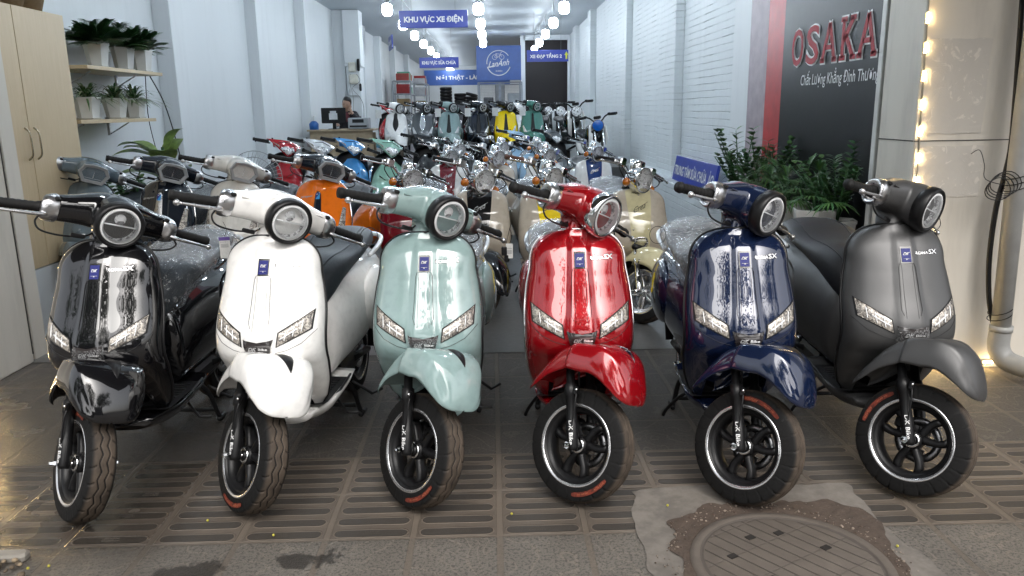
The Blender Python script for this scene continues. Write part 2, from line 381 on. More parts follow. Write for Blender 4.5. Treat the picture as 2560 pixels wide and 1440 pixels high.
# plane tree seeds and gravel bits
rnd=random.Random(4)
for i,(px,py) in enumerate([(-1.03,2.51),(-.77,2.40),(.31,2.62),(.60,2.53),(1.28,2.23),(-1.50,2.24),(-1.44,2.25),(.04,2.50)]):
    tag(O('fallen_berry',MB().ball((0,0,0),.0048,0,8).mesh('berry',[mat('yellow_berry',(.42,.38,.05),.5)])),'small yellow berry lying on the pavement','berry','yellow berries fallen on the pavement').location=(px,py,.012)
mb=MB()
for i in range(260):
    x=-1.85+rnd.random()*.62; y=1.90+rnd.random()*.38
    if x>-1.85+.3+ (2.28-y)*.9: continue
    mb.ball((x,y,.012+.01*rnd.random()),.006+.009*rnd.random(),rnd.randint(0,1),6,(1,1.3*rnd.random()+.5,.7))
tag(O('gravel',mb.mesh('gravel',[mat('brown_gravel',(.10,.075,.05),.8,var=.4),mat('tan_gravel',(.26,.2,.13),.8,var=.4)])),kind='stuff')
struct('kerb',MB().box((-1.85,2.31,.012),(.62,.045,.03),0,bev=.008).mesh('kerb',[mat('kerb_stone',(.25,.23,.2),.6)]))
# ---------------- walls ----------------
def m_wall(name,c,brick=False,dirt=.15):
    m=MT(name); x,y,z=m.xyz(); n=m.noise(.9,5,.6); f=m.noise(40,4); s=m.noise(3,5,.7,v=m.vec(x*1.5,y*1.5,z*.25))
    cc=m.mix((s.sm(.45,.8))*dirt,m.mix(n,tuple(v*.95 for v in c),c),tuple(v*.6 for v in c))
    if brick:
        w=m.noise(2.5,3)*.03
        r=((z+w*.6)/.075); row=r.floor(); u=((y+w)/.22+(row*.5).frac()+m.noise(1.3,1,v=m.vec(row*3.7,0,0))*.4)
        rr=(r.frac()-.5).abs().sm(.40,.5); uu=(u.frac()-.5).abs().sm(.455,.5); keep=m.noise(2.1,3,.6).sm(.42,.68); q=m.noise(5,3).sm(.42,.6)
        g=rr.max(uu*.45)*(keep*.75+.25); deep=rr*keep*q
        cc=m.mix(deep*.5,cc,tuple(v*.35 for v in c)); m.bump(f*.12+n-g*1.0+m.noise(7,4)*.9,.012)
    else: m.bump(f*.2+n,.003)
    m.col(cc).set(Roughness=.62); return m.mat
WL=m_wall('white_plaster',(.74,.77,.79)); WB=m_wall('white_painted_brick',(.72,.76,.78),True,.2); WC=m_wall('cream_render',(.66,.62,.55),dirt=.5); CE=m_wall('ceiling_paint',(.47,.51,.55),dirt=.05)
def wallobj(name,mb,m,label): return tag(O(name,mb.mesh(name,[m])),label,'wall')
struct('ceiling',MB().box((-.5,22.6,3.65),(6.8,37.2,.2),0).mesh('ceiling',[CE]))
lw=wallobj('wall',MB().box((-3.55,22.7,1.77),(.2,36.8,3.56),0),WL,'long smooth white wall along the left side of the shop')
for y0,y1,x in ((8.45,8.8,-3.27),(11.6,12.1,-3.29),(14.5,14.9,-3.27),(17.9,18.4,-3.22),(21,21.4,-3.27),(24,24.5,-3.27),(27.6,28.1,-3.27),(32,32.5,-3.27)):
    O('pilaster',MB().box(((-3.452+x)/2,(y0+y1)/2,1.775),(x+3.452,y1-y0,3.55),0,bev=.006).mesh('pilaster',[WL]),lw)
rw=wallobj('brick_wall',MB().box((2.48,16.1,1.77),(.2,17.2,3.56),0),WB,'white painted brick wall along the right side of the shop')
for y0,y1,x in ((9.95,10.9,2.27),(13.6,15.1,2.27),(18.3,18.8,2.24),(21.8,22.5,2.27)):
    O('pilaster',MB().box(((2.382+x)/2,(y0+y1)/2,1.775),(2.382-x,y1-y0,3.55),0,bev=.008).mesh('pilaster',[WB]),rw)
O('ledge',MB().box((2.27,10.1,.26),(.26,5.0,.52),0,bev=.02).mesh('ledge',[WB]),rw)
wallobj('partition_wall',MB().box((1.65,24.5,3.48),(1.34,.15,.14),0).box((.96,24.5,1.77),(.14,.15,3.56),0).box((2.39,24.5,1.9),(.14,.15,3.3),0),WL,'white frame round the dark doorway at the back of the shop')
tag(O('roller_door',MB().box((1.68,24.9,1.77),(1.6,.06,3.5),0).mesh('rd',[mat('dark_brown_shutter',(.012,.007,.008),.5,bump=.004,scale=3)])),'dark brown doorway beyond the shop at the right rear','door')
wallobj('back_wall',MB().box((-.6,41.0,1.77),(6.4,.2,3.56),0),WL,'plain white wall at the far end of the shop')
# front pillars and side panel
mb=MB().box((-3.12,4.19,1.9),(.8,.48,3.8),0,bev=.006)
lp=wallobj('pillar',mb,WC,'cream clad pillar at the left edge of the shop front')
O('joint_line',MB().box((-2.7185,4.19,1.25),(.004,.47,.006),0).box((-2.7185,4.425,1.9),(.004,.008,3.7),0).mesh('jl',[SEAM0:=mat('dark_gap',(.04,.035,.03),.8)]),lp)
tag(O('side_strip',MB().box((-2.80,4.53,1.9),(.14,.13,3.8),0,bev=.004).mesh('ss',[WC])),'narrow white upright strip behind the left pillar','wall')
rp=wallobj('pillar',MB().box((2.62,4.135,1.9),(.98,.37,3.8),0,bev=.006),WC,'cream clad pillar with a patched face at the right of the shop front')
O('joint_line',MB().box((2.129,4.135,1.216),(.003,.36,.005),0).box((2.62,3.949,1.216),(.98,.003,.005),0).mesh('jr',[SEAM0]),rp)
def m_patch():
    m=MT('bare_cement_patch'); n=m.noise(5,5,.7); v=m.noise(9,5,.6,2.5); s=v.sm(.58,.63)
    m.col(m.mix(s*.8,m.mix(n,(.50,.475,.44),(.60,.57,.52)),(.70,.66,.60))).set(Roughness=.85); m.bump(v+n,.004); return m.mat
PT=m_patch()
def patchmesh(x0,x1,z0,z1,seed):
    P=[]; 
    for a,b in (((x0,z0),(x1,z0)),((x1,z0),(x1,z1)),((x1,z1),(x0,z1)),((x0,z1),(x0,z0))):
        for k in range(14): t=k/14; q=Vector((a[0]*(1-t)+b[0]*t,a[1]*(1-t)+b[1]*t,seed)); P.append((q.x+.008*noise.noise(q*22),3.946,q.y+.008*noise.noise(q*22+Vector((9,9,9)))))
    return MB().add(P,[tuple(range(len(P)))],0,False).mesh('patch',[PT])
O('bare_patch',patchmesh(2.15,2.47,1.25,1.71,1),rp); O('bare_patch',patchmesh(2.14,2.49,.93,1.19,7),rp)
sp=tag(E('lettered_board'),'flat side panel of white, mauve, red and black boards carrying large outlined lettering','panel')
for nm,y0,y1,m_ in (('white_board',7.0,7.48,WL),('mauve_board',6.55,6.998,mat('mauve_board',(.36,.30,.33),.5)),('red_board',6.19,6.548,mat('red_board',(.42,.02,.02),.4)),('black_board',4.34,6.188,mat('glossy_black_board',(.003,.0034,.0045),.35,spec=.25))):
    O(nm,MB().box((2.33,(y0+y1)/2,1.77),(.16,y1-y0,3.55),0).mesh(nm,[m_]),sp)
# (the white edge strip next to the pillar)
O('edge_strip',MB().box((2.20,4.46,1.77),(.06,.05,3.55),0,bev=.004).mesh('es',[mat('white_strip',(.6,.6,.58),.5)]),sp)
def onpanel(y0,y1,z,o): return lambda a,b:(2.25-o,(y0+y1)/2-a,z+b)
mb=MB(); H_=.262; W_=.235
def bar(pts_,t,o,mi,fn):
    for (a,b) in pts_:
        a=Vector(a);b=Vector(b); d=(b-a); L=d.length; d=d/L; n=Vector((-d.y,d.x)); e=t if mi==0 else 0
        q=[a-n*(t0:=(.021 if abs(d.y)>.3 else .015)+t)-d*e,b-n*t0+d*e,b+n*t0+d*e,a+n*t0-d*e]; mb.add([fn(v.x,v.y) for v in q],[(0,1,2,3)],mi,False)
h=H_/2-.013; wA=.095
AA=[((-wA,-h),(0,h)),((wA,-h),(0,h)),((-.055,-.035),(.055,-.035)),((-wA-.03,-h),(-wA+.035,-h)),((wA-.035,-h),(wA+.03,-h))]
KK=[((-.06,-h),(-.06,h)),((-.05,-.01),(.075,h)),((-.02,.02),(.09,-h)),((-.10,-h),(-.015,-h)),((-.10,h),(-.015,h)),((.03,h),(.11,h)),((.055,-h),(.13,-h))]
for k,ch in enumerate('OSAKA'):
    cy=5.88-.272*k
    for o,mi,t in ((.004,0,.010),(.009,1,0)):
        fn_=(lambda cy,o: (lambda a,b:(2.25-o,cy-a,1.808+b)))(cy,o)
        if ch in 'OS': put_text(mb,ch,.215+t*2,H_+t*2,fn_,.045 if mi==0 else .012,0,mi)
        else: bar(AA if ch=='A' else KK,t,o,mi,fn_)
O('large_lettering',mb.mesh('osaka',[WHT,mat('dark_red_letter',(.34,.012,.022),.6)]),sp)
mb=MB(); put_text(mb,'Chất Lượng Khẳng Định Thương',1.18,.12,onpanel(4.61,5.79,1.575,.004),0,.12,0); O('small_lettering',mb.mesh('chat',[WHT]),sp)
# upper front, neighbours, street beyond (seen in reflections)
tag(O('shop_front',MB().box((-.3,4.6,6.8),(9,.7,6.3),0).mesh('sf',[WC])),'upper storey wall above the shop opening','wall')
tag(O('neighbour_wall',MB().box((-7.0,4.6,5),(7.0,.9,10),0).mesh('nw',[WC])),'blank wall of the house left of the shop','wall')
tag(O('neighbour_wall',MB().box((6.62,4.5,5),(7.0,.9,10),0).mesh('nw',[mat('dark_shopfront',(.03,.035,.035),.5)])),'dark wall of the house right of the drain pipe','wall')
for i,(x,w,h,c) in enumerate(((-20,14,11,(.10,.09,.07)),(-9,7,6,(.09,.10,.10)),(.2,8,4,(.12,.11,.09)),(9,7,5,(.10,.09,.08)),(21,15,11,(.10,.10,.10)))):
    b=tag(O('town_house',MB().box((x,-25,h/2),(w,6,h),0).mesh('h',[mat('house%d'%i,c,.8)])),['ochre','grey','tall tan','brown','pale grey'][i]+' town house across the street','house','houses across the street')
    mb=MB()
    for fl in range(int(h/3)):
        for k in range(3): mb.box((x-w/3+k*w/3,-21.98,1.6+fl*3),(w*.2,.06,1.5),0)
    O('window',mb.mesh('wn',[mat('dark_glass',(.02,.025,.03),.1)]),b)
tag(O('sky_blocker',MB().box((0,2.6,4.15),(13,3.6,.12),0).mesh('aw',[mat('blocker_grey',(.10,.10,.10),.7)])),'flat unseen slab added over the pavement to hold back sky light','sky_blocker')  # unseen slab, added to block overhead sky light and darken upper reflections
# ---------------- leaves ----------------
def leaf(mb,b,d,L,Wd,droop=.4,mi=0,n=4,up=Vector((0,0,1)),fold=.15):
    b=Vector(b); d=Vector(d).normalized(); s=d.cross(up)
    if s.length<.05: s=d.cross(Vector((1,.2,0)))
    s.normalize(); rows=[]
    for i in range(n+1):
        t=i/n; p=b+d*L*t-up*(droop*L*t*t); w=Wd*math.sin(pi*min(1,t*.93+.07))**.8; nn=s.cross(d).normalized()
        rows.append([tuple(p-s*w+nn*w*fold),tuple(p),tuple(p+s*w+nn*w*fold)])
    mb.grid(rows,mi)
LG=mat('leaf_dark_green',(.045,.125,.045),.42,var=.35,scale=20); LG2=mat('leaf_mid_green',(.06,.14,.035),.4,var=.3,scale=20); LG3=mat('leaf_yellow_green',(.22,.32,.09),.42,var=.35,scale=14)
LG4=mat('leaf_pale_stripe',(.22,.27,.14),.45,var=.3,scale=20); BARK=mat('bark',(.09,.07,.05),.9,bump=.01); SOIL=mat('soil',(.03,.022,.016),.95)
POT=mat('white_pot',(.72,.72,.70),.45,var=.06,scale=5)
def street_tree(x,y,h,seed,label):
    r=random.Random(seed); root=tag(E('street_tree',(x,y,-.1)),label,'tree','street trees')
    mb=MB(); mb.tube(spline([(0,0,0),(.1,.05,h*.3),(-.05,.1,h*.55),(0,0,h*.8)],4),[.22-.15*i/12 for i in range(13)],0,10)
    for k in range(9):
        a=r.random()*6.28; z=h*(.38+.4*r.random()); l=1.2+1.5*r.random(); mb.tube(spline([(0,0,z),(l*.5*math.cos(a),l*.5*math.sin(a),z+l*.45),(l*math.cos(a),l*math.sin(a),z+l*.5)],3),[.07-.055*i/6 for i in range(7)],0,6)
    O('trunk',mb.mesh('tt',[BARK]),root); mb=MB()
    for k in range(64):
        a=r.random()*6.28; q=r.random()**.6*2.5; c=Vector((q*math.cos(a),q*math.sin(a),h*(.60+.42*r.random())-q*.22))
        for j in range(90):
            d=Vector((r.gauss(0,1),r.gauss(0,1),r.gauss(0,.8))); p=c+d*.33
            leaf(mb,p,Vector((d.x,d.y,d.z-1.0)),.19,.05,.3,r.randint(0,1),2)
    O('crown',mb.mesh('cr',[LG,LG2]),root)
street_tree(-7.2,-4.4,7.0,1,'leafy street tree behind the photographer on the left'); street_tree(.3,-4.2,6.2,2,'leafy street tree behind the photographer in the middle'); street_tree(7.4,-4.6,6.8,3,'leafy street tree behind the photographer on the right')
street_tree(-13,-4.0,6.6,5,'leafy street tree farther along the pavement')
# ---------------- pendant lamps ----------------
BULB=emit('lit_glass_jar',(.82,.92,1.0),30); WIRE=mat('grey_wire',(.25,.26,.27),.5)
bm_=MB().lathe([(-.105,.0005),(-.10,.045),(-.085,.072),(-.05,.084),(.03,.086),(.07,.075),(.09,.045),(.092,.001)],'z',n=20).mesh('jar',[BULB])
cm_=MB().lathe([(.088,.05),(.11,.048),(.115,.03),(.14,.022),(.145,.006),(.42,.004)],'z',n=12).mesh('cap',[ALU])
for rowx,ys,nm in ((-1.71,[4.3+2.35*i for i in range(16)],'left'),(-.195,[4.4+2.34*i for i in range(9)],'middle'),(1.245,[4.35+2.35*i for i in range(9)],'right')):
    for i,y in enumerate(ys):
        l=tag(E('pendant_lamp',(rowx,y,3.05)),'lit white glass jar lamp hanging in the %s row of ceiling lamps'%nm,'lamp','lit jar lamps in the %s ceiling row'%nm)
        O('glass_jar',bm_,l); O('lamp_cap',cm_,l)
    mb=MB(); P=[]
    for i,y in enumerate(ys):
        P+=[(rowx+.02,y,3.47),(rowx+.02+.02*((i%3)-1),y+1.17,3.43)]
    mb.tube(P,.009,0,5); tag(O('lamp_cable',mb.mesh('lc',[WIRE])),'sagging supply cable of the %s row of ceiling lamps'%nm,'cable')
# ---------------- signs ----------------
SB=mat('sign_blue',(.02,.045,.36),.35,var=.06); SB2=mat('sign_blue_pale',(.035,.10,.36),.4,var=.06); YA=mat('arrow_yellow',(.75,.75,.05),.5)
def sign(name,x0,x1,y,z0,z1,txt,label,m_=SB,th=.15,marg=.07,hang=True,bold=.035,ry=0,arrow=None,top=3.55):
    r=tag(E(name,((x0+x1)/2,y,(z0+z1)/2),ry),label,'sign'); w=x1-x0; h=z1-z0
    O('panel',MB().box((0,0,0),(w,.03,h),0,bev=.004).mesh('sp',[m_]),r); tw=w*(1-marg*2)-(w*.09 if arrow else 0)
    mb=MB(); put_text(mb,txt,tw,h*(.52 if any(c in txt for c in 'ỰỆỮẦẠỬẢ') else .4),lambda a,b:(a-(w*.045 if arrow else 0),-.018,b),bold,0); 
    O('lettering',mb.mesh('l',[WHT]),r)
    if arrow:
        mb=MB(); ax=w*.45; v=[(ax-.02,-.5*h*.6),(ax+.02,-.5*h*.6),(ax+.02,.05*h),(ax+.045,.05*h),(ax,.36*h),(ax-.045,.05*h),(ax-.02,.05*h)]
        mb.add([(a,-.019,b) for a,b in v],[tuple(range(7))],0,False); O('arrow',mb.mesh('ar',[YA]),r)
    if hang:
        mb=MB()
        for s in (-.32,.32): mb.tube([(w*s,0,h/2),(w*s,0,top-(z0+z1)/2)],.003,0,4)
        O('hanging_wire',mb.mesh('hw',[WIRE]),r)
    return r
sign('hanging_sign',-1.441,-.356,13.0,2.676,2.942,'KHU VỰC XE ĐIỆN','blue hanging sign reading KHU VỰC XE ĐIỆN',ry=R(-1))
sign('hanging_sign',-1.769,-.802,20,2.418,2.669,'KHU VỰC SỬA CHỮA','blue hanging sign reading KHU VỰC SỬA CHỮA')
sign('hanging_sign',.82,1.771,18.5,2.445,2.700,'XE ĐẠP TẦNG 2','blue hanging sign with a yellow arrow reading XE ĐẠP TẦNG 2',arrow=True)
s_=sign('banner',-2.743,.757,33,2.38,2.985,'NÓI THẬT - LÀM THẬT','long blue banner reading NÓI THẬT - LÀM THẬT under the ceiling',SB2,hang=False,marg=.14)
s_=sign('standing_sign',-.90,.90,0,-.145,.145,'TRUNG TÂM SỬA CHỮA  ẢO','blue sign reading TRUNG TÂM SỬA CHỮA leaning on the brick ledge',SB,hang=False,bold=.02,marg=.03)
s_.location=(2.24,8.70,.675); s_.rotation_euler=(0,R(8),R(-90))
s_.rotation_euler=(R(-10),0,R(-90))
s_=sign('hanging_sign',-.5,.5,0,-.17,.17,'XE MÁY ĐIỆN','small blue hanging sign seen edge on by the left wall',SB,hang=False); s_.location=(-2.6,21.2,3.12); s_.rotation_euler=(0,0,R(-78)); 
# round-logo board
r=tag(E('logo_board',(.216,23,2.68)),'square blue board with a ringed bicycle logo above the mesh door','sign')
O('panel',MB().box((0,0,0),(1.27,.05,.95),0).mesh('lb',[SB2]),r); mb=MB()
def arcs(a0,a1,rad,th): mb.tube([(rad*math.cos(R(a)),-.03,rad*math.sin(R(a))) for a in range(a0,a1,5)],th,0,5)
mb=MB(); arcs(35,190,.34,.012); arcs(200,345,.34,.016)
for cx in (-.115,.09): mb.tube([(cx+.065*math.cos(2*pi*k/20),-.03,.16+.065*math.sin(2*pi*k/20)) for k in range(21)],.006,0,5)
for a,b in (((-.115,.16),(-.07,.25)),((-.07,.25),(.05,.24)),((.05,.24),(.09,.16)),((-.07,.25),(-.02,.15)),((-.02,.15),(.05,.24)),((.05,.24),(.08,.30)),((.06,.285),(.10,.295)),((-.09,.26),(-.05,.26)),((-.115,.16),(-.02,.15))): mb.tube([(a[0],-.03,a[1]),(b[0],-.03,b[1])],.006,0,4)
put_text(mb,'LanAnh',.60,.17,lambda a,b:(a,-.028,b-.01+a*.12),.01,.4); put_text(mb,'XE ĐIỆN',.19,.055,lambda a,b:(a,-.028,b-.22),.01)
mb.tube([(-.33,-.03,-.11),(-.10,-.03,-.075)],.008,0,4)
O('logo',mb.mesh('lg',[WHT]),r)
# mesh door under it
r=tag(E('mesh_door',(.244,23.5,0)),'grey metal framed door with wire mesh below the logo board','door'); mb=MB()
for x in (-.64,-.60,-.02,.02,.58,.64): mb.box((x,0,1.27),(.035,.05,1.78),0)
for z in (2.16,2.10,1.43,1.30): mb.box((0,-.002,z),(1.3,.05,.035),0)
O('frame',mb.mesh('df',[mat('grey_door_frame',(.22,.24,.27),.4)]),r); mb=MB()
for i in range(30): mb.tube([(-.58+1.16*i/29,.01,.4),(-.58+1.16*i/29,.01,2.1)],.0025,0,4)
for i in range(40): mb.tube([(-.58,.012,.4+1.7*i/39),(.58,.012,.4+1.7*i/39)],.0025,0,4)
O('wire_mesh',mb.mesh('dm',[WIRE]),r)
for i,(x,w,h,c) in enumerate(((-.1,.3,.5,(.03,.03,.035)),(.25,.3,.9,(.2,.2,.2)),(.65,.35,.62,(.3,.32,.33)))):
    tag(O('stored_box',MB().box((x,24.3,1.25+h/2),(w,.3,h),0,bev=.02).mesh('sb',[mat('box%d'%i,c,.7)])),['black','tall grey','pale grey'][i]+' box stored behind the mesh door','box')
tag(O('storage_counter',MB().box((-1.45,31.3,.9),(2.6,.8,1.5),0,bev=.01).mesh('ct',[mat('grey_counter',(.12,.13,.15),.5)])),'grey counter at the back with tyre stacks on it','counter')
TK=MB().lathe([(-.055,.13),(-.06,.2),(-.04,.235),(.04,.235),(.06,.2),(.055,.13)],'z',n=24).mesh('tk',[BLK])
for i,(x,n) in enumerate(((-1.77,5),(-1.22,3),(-.78,3))):
    for k in range(n):
        o=tag(O('spare_tyre',TK),'black spare tyre in the %s stack on the rear counter'%['tall left','middle','right'][i],'tyre','spare tyres stacked at the back'); o.location=(x,31.1,1.655+.06+.12*k+.002); 
        if i==2 and k==2: o.rotation_euler=(0,.25,0)
# shelving rack
for ri,(x,y) in enumerate(((-2.85,26.2),(-2.6,29.2))):
    r=tag(E('shelf_rack',(x,y,.42)),['tall grey metal rack of boxes nearest the left wall','second grey metal rack of parts boxes behind the first'][ri],'rack'); mb=MB()
    for a in (-.28,.28):
        for b in (-.6,.6): mb.box((a,b,.95),(.04,.04,1.9),0)
    for k in range(5): mb.box((0,0,.3+.4*k),(.56,1.2,.03),0)
    O('frame',mb.mesh('rf',[mat('pale_grey_metal',(.35,.37,.4),.4)]),r)
    rr=random.Random(ri+3)
    for k in range(2,5):
        for j in range(4):
            c=rr.choice([(.28,.02,.02),(.25,.17,.08),(.4,.4,.42),(.06,.1,.25),(.3,.05,.04),(.1,.3,.2)]); h=.14+.16*rr.random()
            o=tag(O('carton',MB().box((0,0,h/2),(.4,.24,h),0,bev=.008).mesh('cb',[mat('carton%s'%str(c),c,.7)])),'carton on the parts rack by the left wall','carton','cartons on the metal racks'); o.location=(x+.02,y-.45+.3*j,.42+.3+.4*k+.017)
# ---------------- cabinet, shelves, plants ----------------
def m_wood():
    m=MT('oak_laminate'); x,y,z=m.xyz(); g=m.noise(6,6,.65,.6,v=m.vec(x*6,y*9,z*.6)); f=m.noise(60,3,.6,v=m.vec(x*5,y*6,z*.3))
    m.col(m.mix(g*.7+f*.3,(.50,.375,.22),(.70,.56,.37))).set(Roughness=.45); return m.mat
WOOD=m_wood()
cb=tag(E('tall_cabinet',(-2.95,5.13,.445)),'tall oak laminate cabinet with two curved handles beside the left pillar','cabinet')
O('carcass',MB().box((-.24,0,.82),(.44,1.20,1.64),0,bev=.003).mesh('cc',[WOOD]),cb)
for s,y in ((-1,-.30),(1,.30)):
    d=O('door',MB().box((-.009,y,.82),(.018,.593,1.63),0,bev=.002).mesh('cd',[WOOD]),cb)
    O('handle',MB().tube(spline([(.0,y-s*.25,.69),(.028,y-s*.25,.72),(.032,y-s*.25,.79),(.028,y-s*.25,.86),(0,y-s*.25,.89)],5),.006,0,8).mesh('ch',[mat('brass_handle',(.45,.4,.3),.25,1)]),d)
struct('plinth_floor',MB().box((-3.2,5.13,.222),(.5,1.5,.44),0).mesh('pl',[WL]))
for i,y in enumerate((4.85,5.10,5.33,5.55)):
    tag(O('basket',MB().lathe([(0,.001),(0,.08),(.10,.11),(.11,.115),(.10,.105),(.02,.07)],'z',n=20).mesh('bk',[mat('wicker',(.32,.22,.12),.8,bump=.01,scale=30)])),['leftmost','second','third','rightmost'][i]+' wicker basket on top of the oak cabinet','basket').location=(-3.08,y,2.09)
def shelf(y0,y1,z,label):
    r=tag(E('wall_shelf',(-3.24,(y0+y1)/2,z)),label,'shelf'); O('board',MB().box((0,0,0),(.40,y1-y0,.028),0,bev=.002).mesh('sh',[WOOD]),r)
    for y in (y0+.28,y1-.28): O('bracket',MB().box((-.1,y-(y0+y1)/2,-.07),(.02,.02,.11),0).tube([(-.1,y-(y0+y1)/2,-.12),(.08,y-(y0+y1)/2,-.018)],.006,0,6).mesh('br',[ALU]),r)
shelf(6.16,7.53,1.765,'upper oak wall shelf holding three dark palms'); shelf(5.96,7.28,1.360,'lower oak wall shelf holding three spider plants')
def pot_mesh(w0,w1,h,key):
    if key in ME: return ME[key]
    mb=MB(); mb.loft([[(a,b,z) for a,b in ell(6,w,w,2,ph=.3)] for z,w in ((0.012,w0),(h-.02,w1),(h-.02,w1*1.05),(h,w1*1.06),(h,w1*.95),(h-.04,w1*.9))],0,False,smooth=False)
    mb.loft([[(a,b,z) for a,b in ell(6,w,w,2,ph=.3)] for z,w in ((0,w0*1.1),(.012,w0*1.25),(.012,w0*.9))],0,True,smooth=False)
    mb.add([(a,b,h-.025) for a,b in ell(6,w1*.93,w1*.93,2,ph=.3)],[tuple(range(6))],1,False)
    ME[key]=mb.mesh(key,[POT,SOIL]); return ME[key]
def plant(kind,x,y,z,label,w=.09,h=.17,seed=0,group=None,s=1):
    r=random.Random(seed); root=tag(E({'palm':'potted_palm','spider':'potted_spider_plant','zz':'potted_zz_plant','fan':'potted_fan_palm','dief':'potted_dumb_cane'}[kind],(x,y,z)),label,'potted plant',group)
    O('pot',pot_mesh(w*.75,w,h,'pot%.3f%.3f'%(w,h)),root); mb=MB(); b=Vector((0,0,h-.03))
    if kind=='palm':
        for k in range(40):
            a=r.random()*6.28; el=.35+1.1*r.random(); L=(.15+.11*r.random())*s; d=Vector((math.cos(a)*math.cos(el),math.sin(a)*math.cos(el),math.sin(el))); P=[b+d*L*t-Vector((0,0,.22*L*t*t*1.6)) for t in (0,.25,.5,.75,1)]
            mb.tube(P,.0022,0,4)
            sd=d.cross(Vector((0,0,1))).normalized()
            for q in range(4,17):
                t=q/16; p=b+d*L*t-Vector((0,0,.35*L*t*t))
                for s2 in (-1,1): leaf(mb,p,(d*.55+sd*s2*.9+Vector((0,0,.1))),.095*s*(1-.35*abs(t-.6)),.0115*s,.30,r.randint(0,1) if r.random()<.3 else 0,2)
    elif kind=='spider':
        for k in range(120):
            a=r.random()*6.28; el=.35+1.1*r.random(); d=Vector((math.cos(a)*math.cos(el),math.sin(a)*math.cos(el),math.sin(el))); leaf(mb,b,d,(.14+.12*r.random())*s,.008,.60,r.choice([0,1,2]),5)
    elif kind=='zz':
        for k in range(12):
            a=r.random()*6.28; el=.9+.5*r.random(); L=(.32+.25*r.random())*s; d=Vector((math.cos(a)*math.cos(el),math.sin(a)*math.cos(el),math.sin(el))); mb.tube([b,b+d*L*.5,b+d*L+Vector((d.x,d.y,-.1))*.06],[.008,.006,.003],0,5); sd=d.cross(Vector((0,0,1))).normalized()
            for q in range(4,15):
                p=b+d*L*q/14
                for s2 in (-1,1): leaf(mb,p,d*.6+sd*s2+Vector((r.gauss(0,.25),r.gauss(0,.25),.1)),.075*s,.020*s,.2,r.choice([0,0,1]),3)
    elif kind=='fan':
        for k in range(13):
            a=r.random()*6.28; el=.25+1.0*r.random(); L=(.15+.22*r.random())*s; d=Vector((math.cos(a)*math.cos(el),math.sin(a)*math.cos(el),math.sin(el))); c=b+d*L; mb.tube([b,c],.004,0,4)
            n=d.cross(Vector((0,0,1))).normalized(); o=d
            for q in range(-7,8):
                an=q*.17; dd=(o*math.cos(an)+n*math.sin(an)); leaf(mb,c,dd,(.20+.03*r.random())*s,.008*s,.45+.2*r.random(),r.choice([0,1,1]),4)
    else:
        for k in range(9):
            a=r.random()*6.28; el=.5+.9*r.random(); d=Vector((math.cos(a)*math.cos(el),math.sin(a)*math.cos(el),math.sin(el))); c=b+Vector((0,0,.10+.25*r.random()))*s; leaf(mb,c+d*.08,d,.30*s,.085*s,.45,2,8,fold=.25); mb.tube([b,c,c+d*.09],.009,0,5)
        mb.tube([b,b+Vector((0,0,.4*s))],.02,0,6)
    O('foliage',mb.mesh('fol',[LG,LG2,{'dief':LG3,'spider':LG4}.get(kind,LG2)]),root); return root
for i,y in enumerate((6.60,7.06,7.42)): plant('palm',-3.17,y,1.781,['leftmost','middle','rightmost'][i]+' dark green palm in a white pot on the upper wall shelf',.095,.19,i+1,'palms on the upper shelf',1.3)
for i,y in enumerate((6.34,6.80,7.16)): plant('spider',-3.17,y,1.376,['leftmost','middle','rightmost'][i]+' spider plant in a white pot on the lower wall shelf',.10,.17,i+8,'spider plants on the lower shelf',1.5)
plant('dief',-2.85,6.9,.32,'big leaved dumb cane with pale marbled leaves below the shelves',.15,.30,21,None,1.35)
plant('zz',-2.9,6.3,.25,'dark leafy plant on the floor behind the black scooter',.13,.28,4,None,1.0)
plant('zz',1.95,6.15,.46,'glossy stemmed plant with one long arching shoot at the panel foot',.13,.26,31,None,1.0); plant('zz',2.03,5.85,.46,'bushy dark plant in front of the red board',.13,.26,32,None,.95)
for i,(x,y) in enumerate(((1.92,5.72),(1.93,5.38),(1.95,5.05),(1.97,4.72))): plant('fan',x,y,.36,['leftmost','second','third','rightmost'][i]+' fan palm in a white pot below the black lettered board',.135,.42,40+i,'fan palms below the black board',.85)
plant('zz',2.08,4.66,.46,'tall leafy plant close to the right pillar',.12,.26,50,None,.9)
tag(O('plant_bench',MB().box((1.97,5.4,.175),(.38,2.1,.35),0,bev=.01).mesh('pb',[mat('pinkish_bench',(.38,.30,.28),.6)])),'low pinkish bench under the row of potted palms','bench')
# wires on the left wall
mb=MB(); mb.tube(spline([(-3.08,7.35,1.74),(-3.12,7.7,1.5),(-3.2,8.1,1.1),(-3.22,8.3,.6)],6),.006,0,5).tube(spline([(-3.08,7.25,1.74),(-3.2,7.5,1.35),(-3.22,7.7,.9)],6),.004,0,5)
tag(O('wall_cable',mb.mesh('wc',[BLK])),'two thin black cables hanging from the upper shelf','cable')
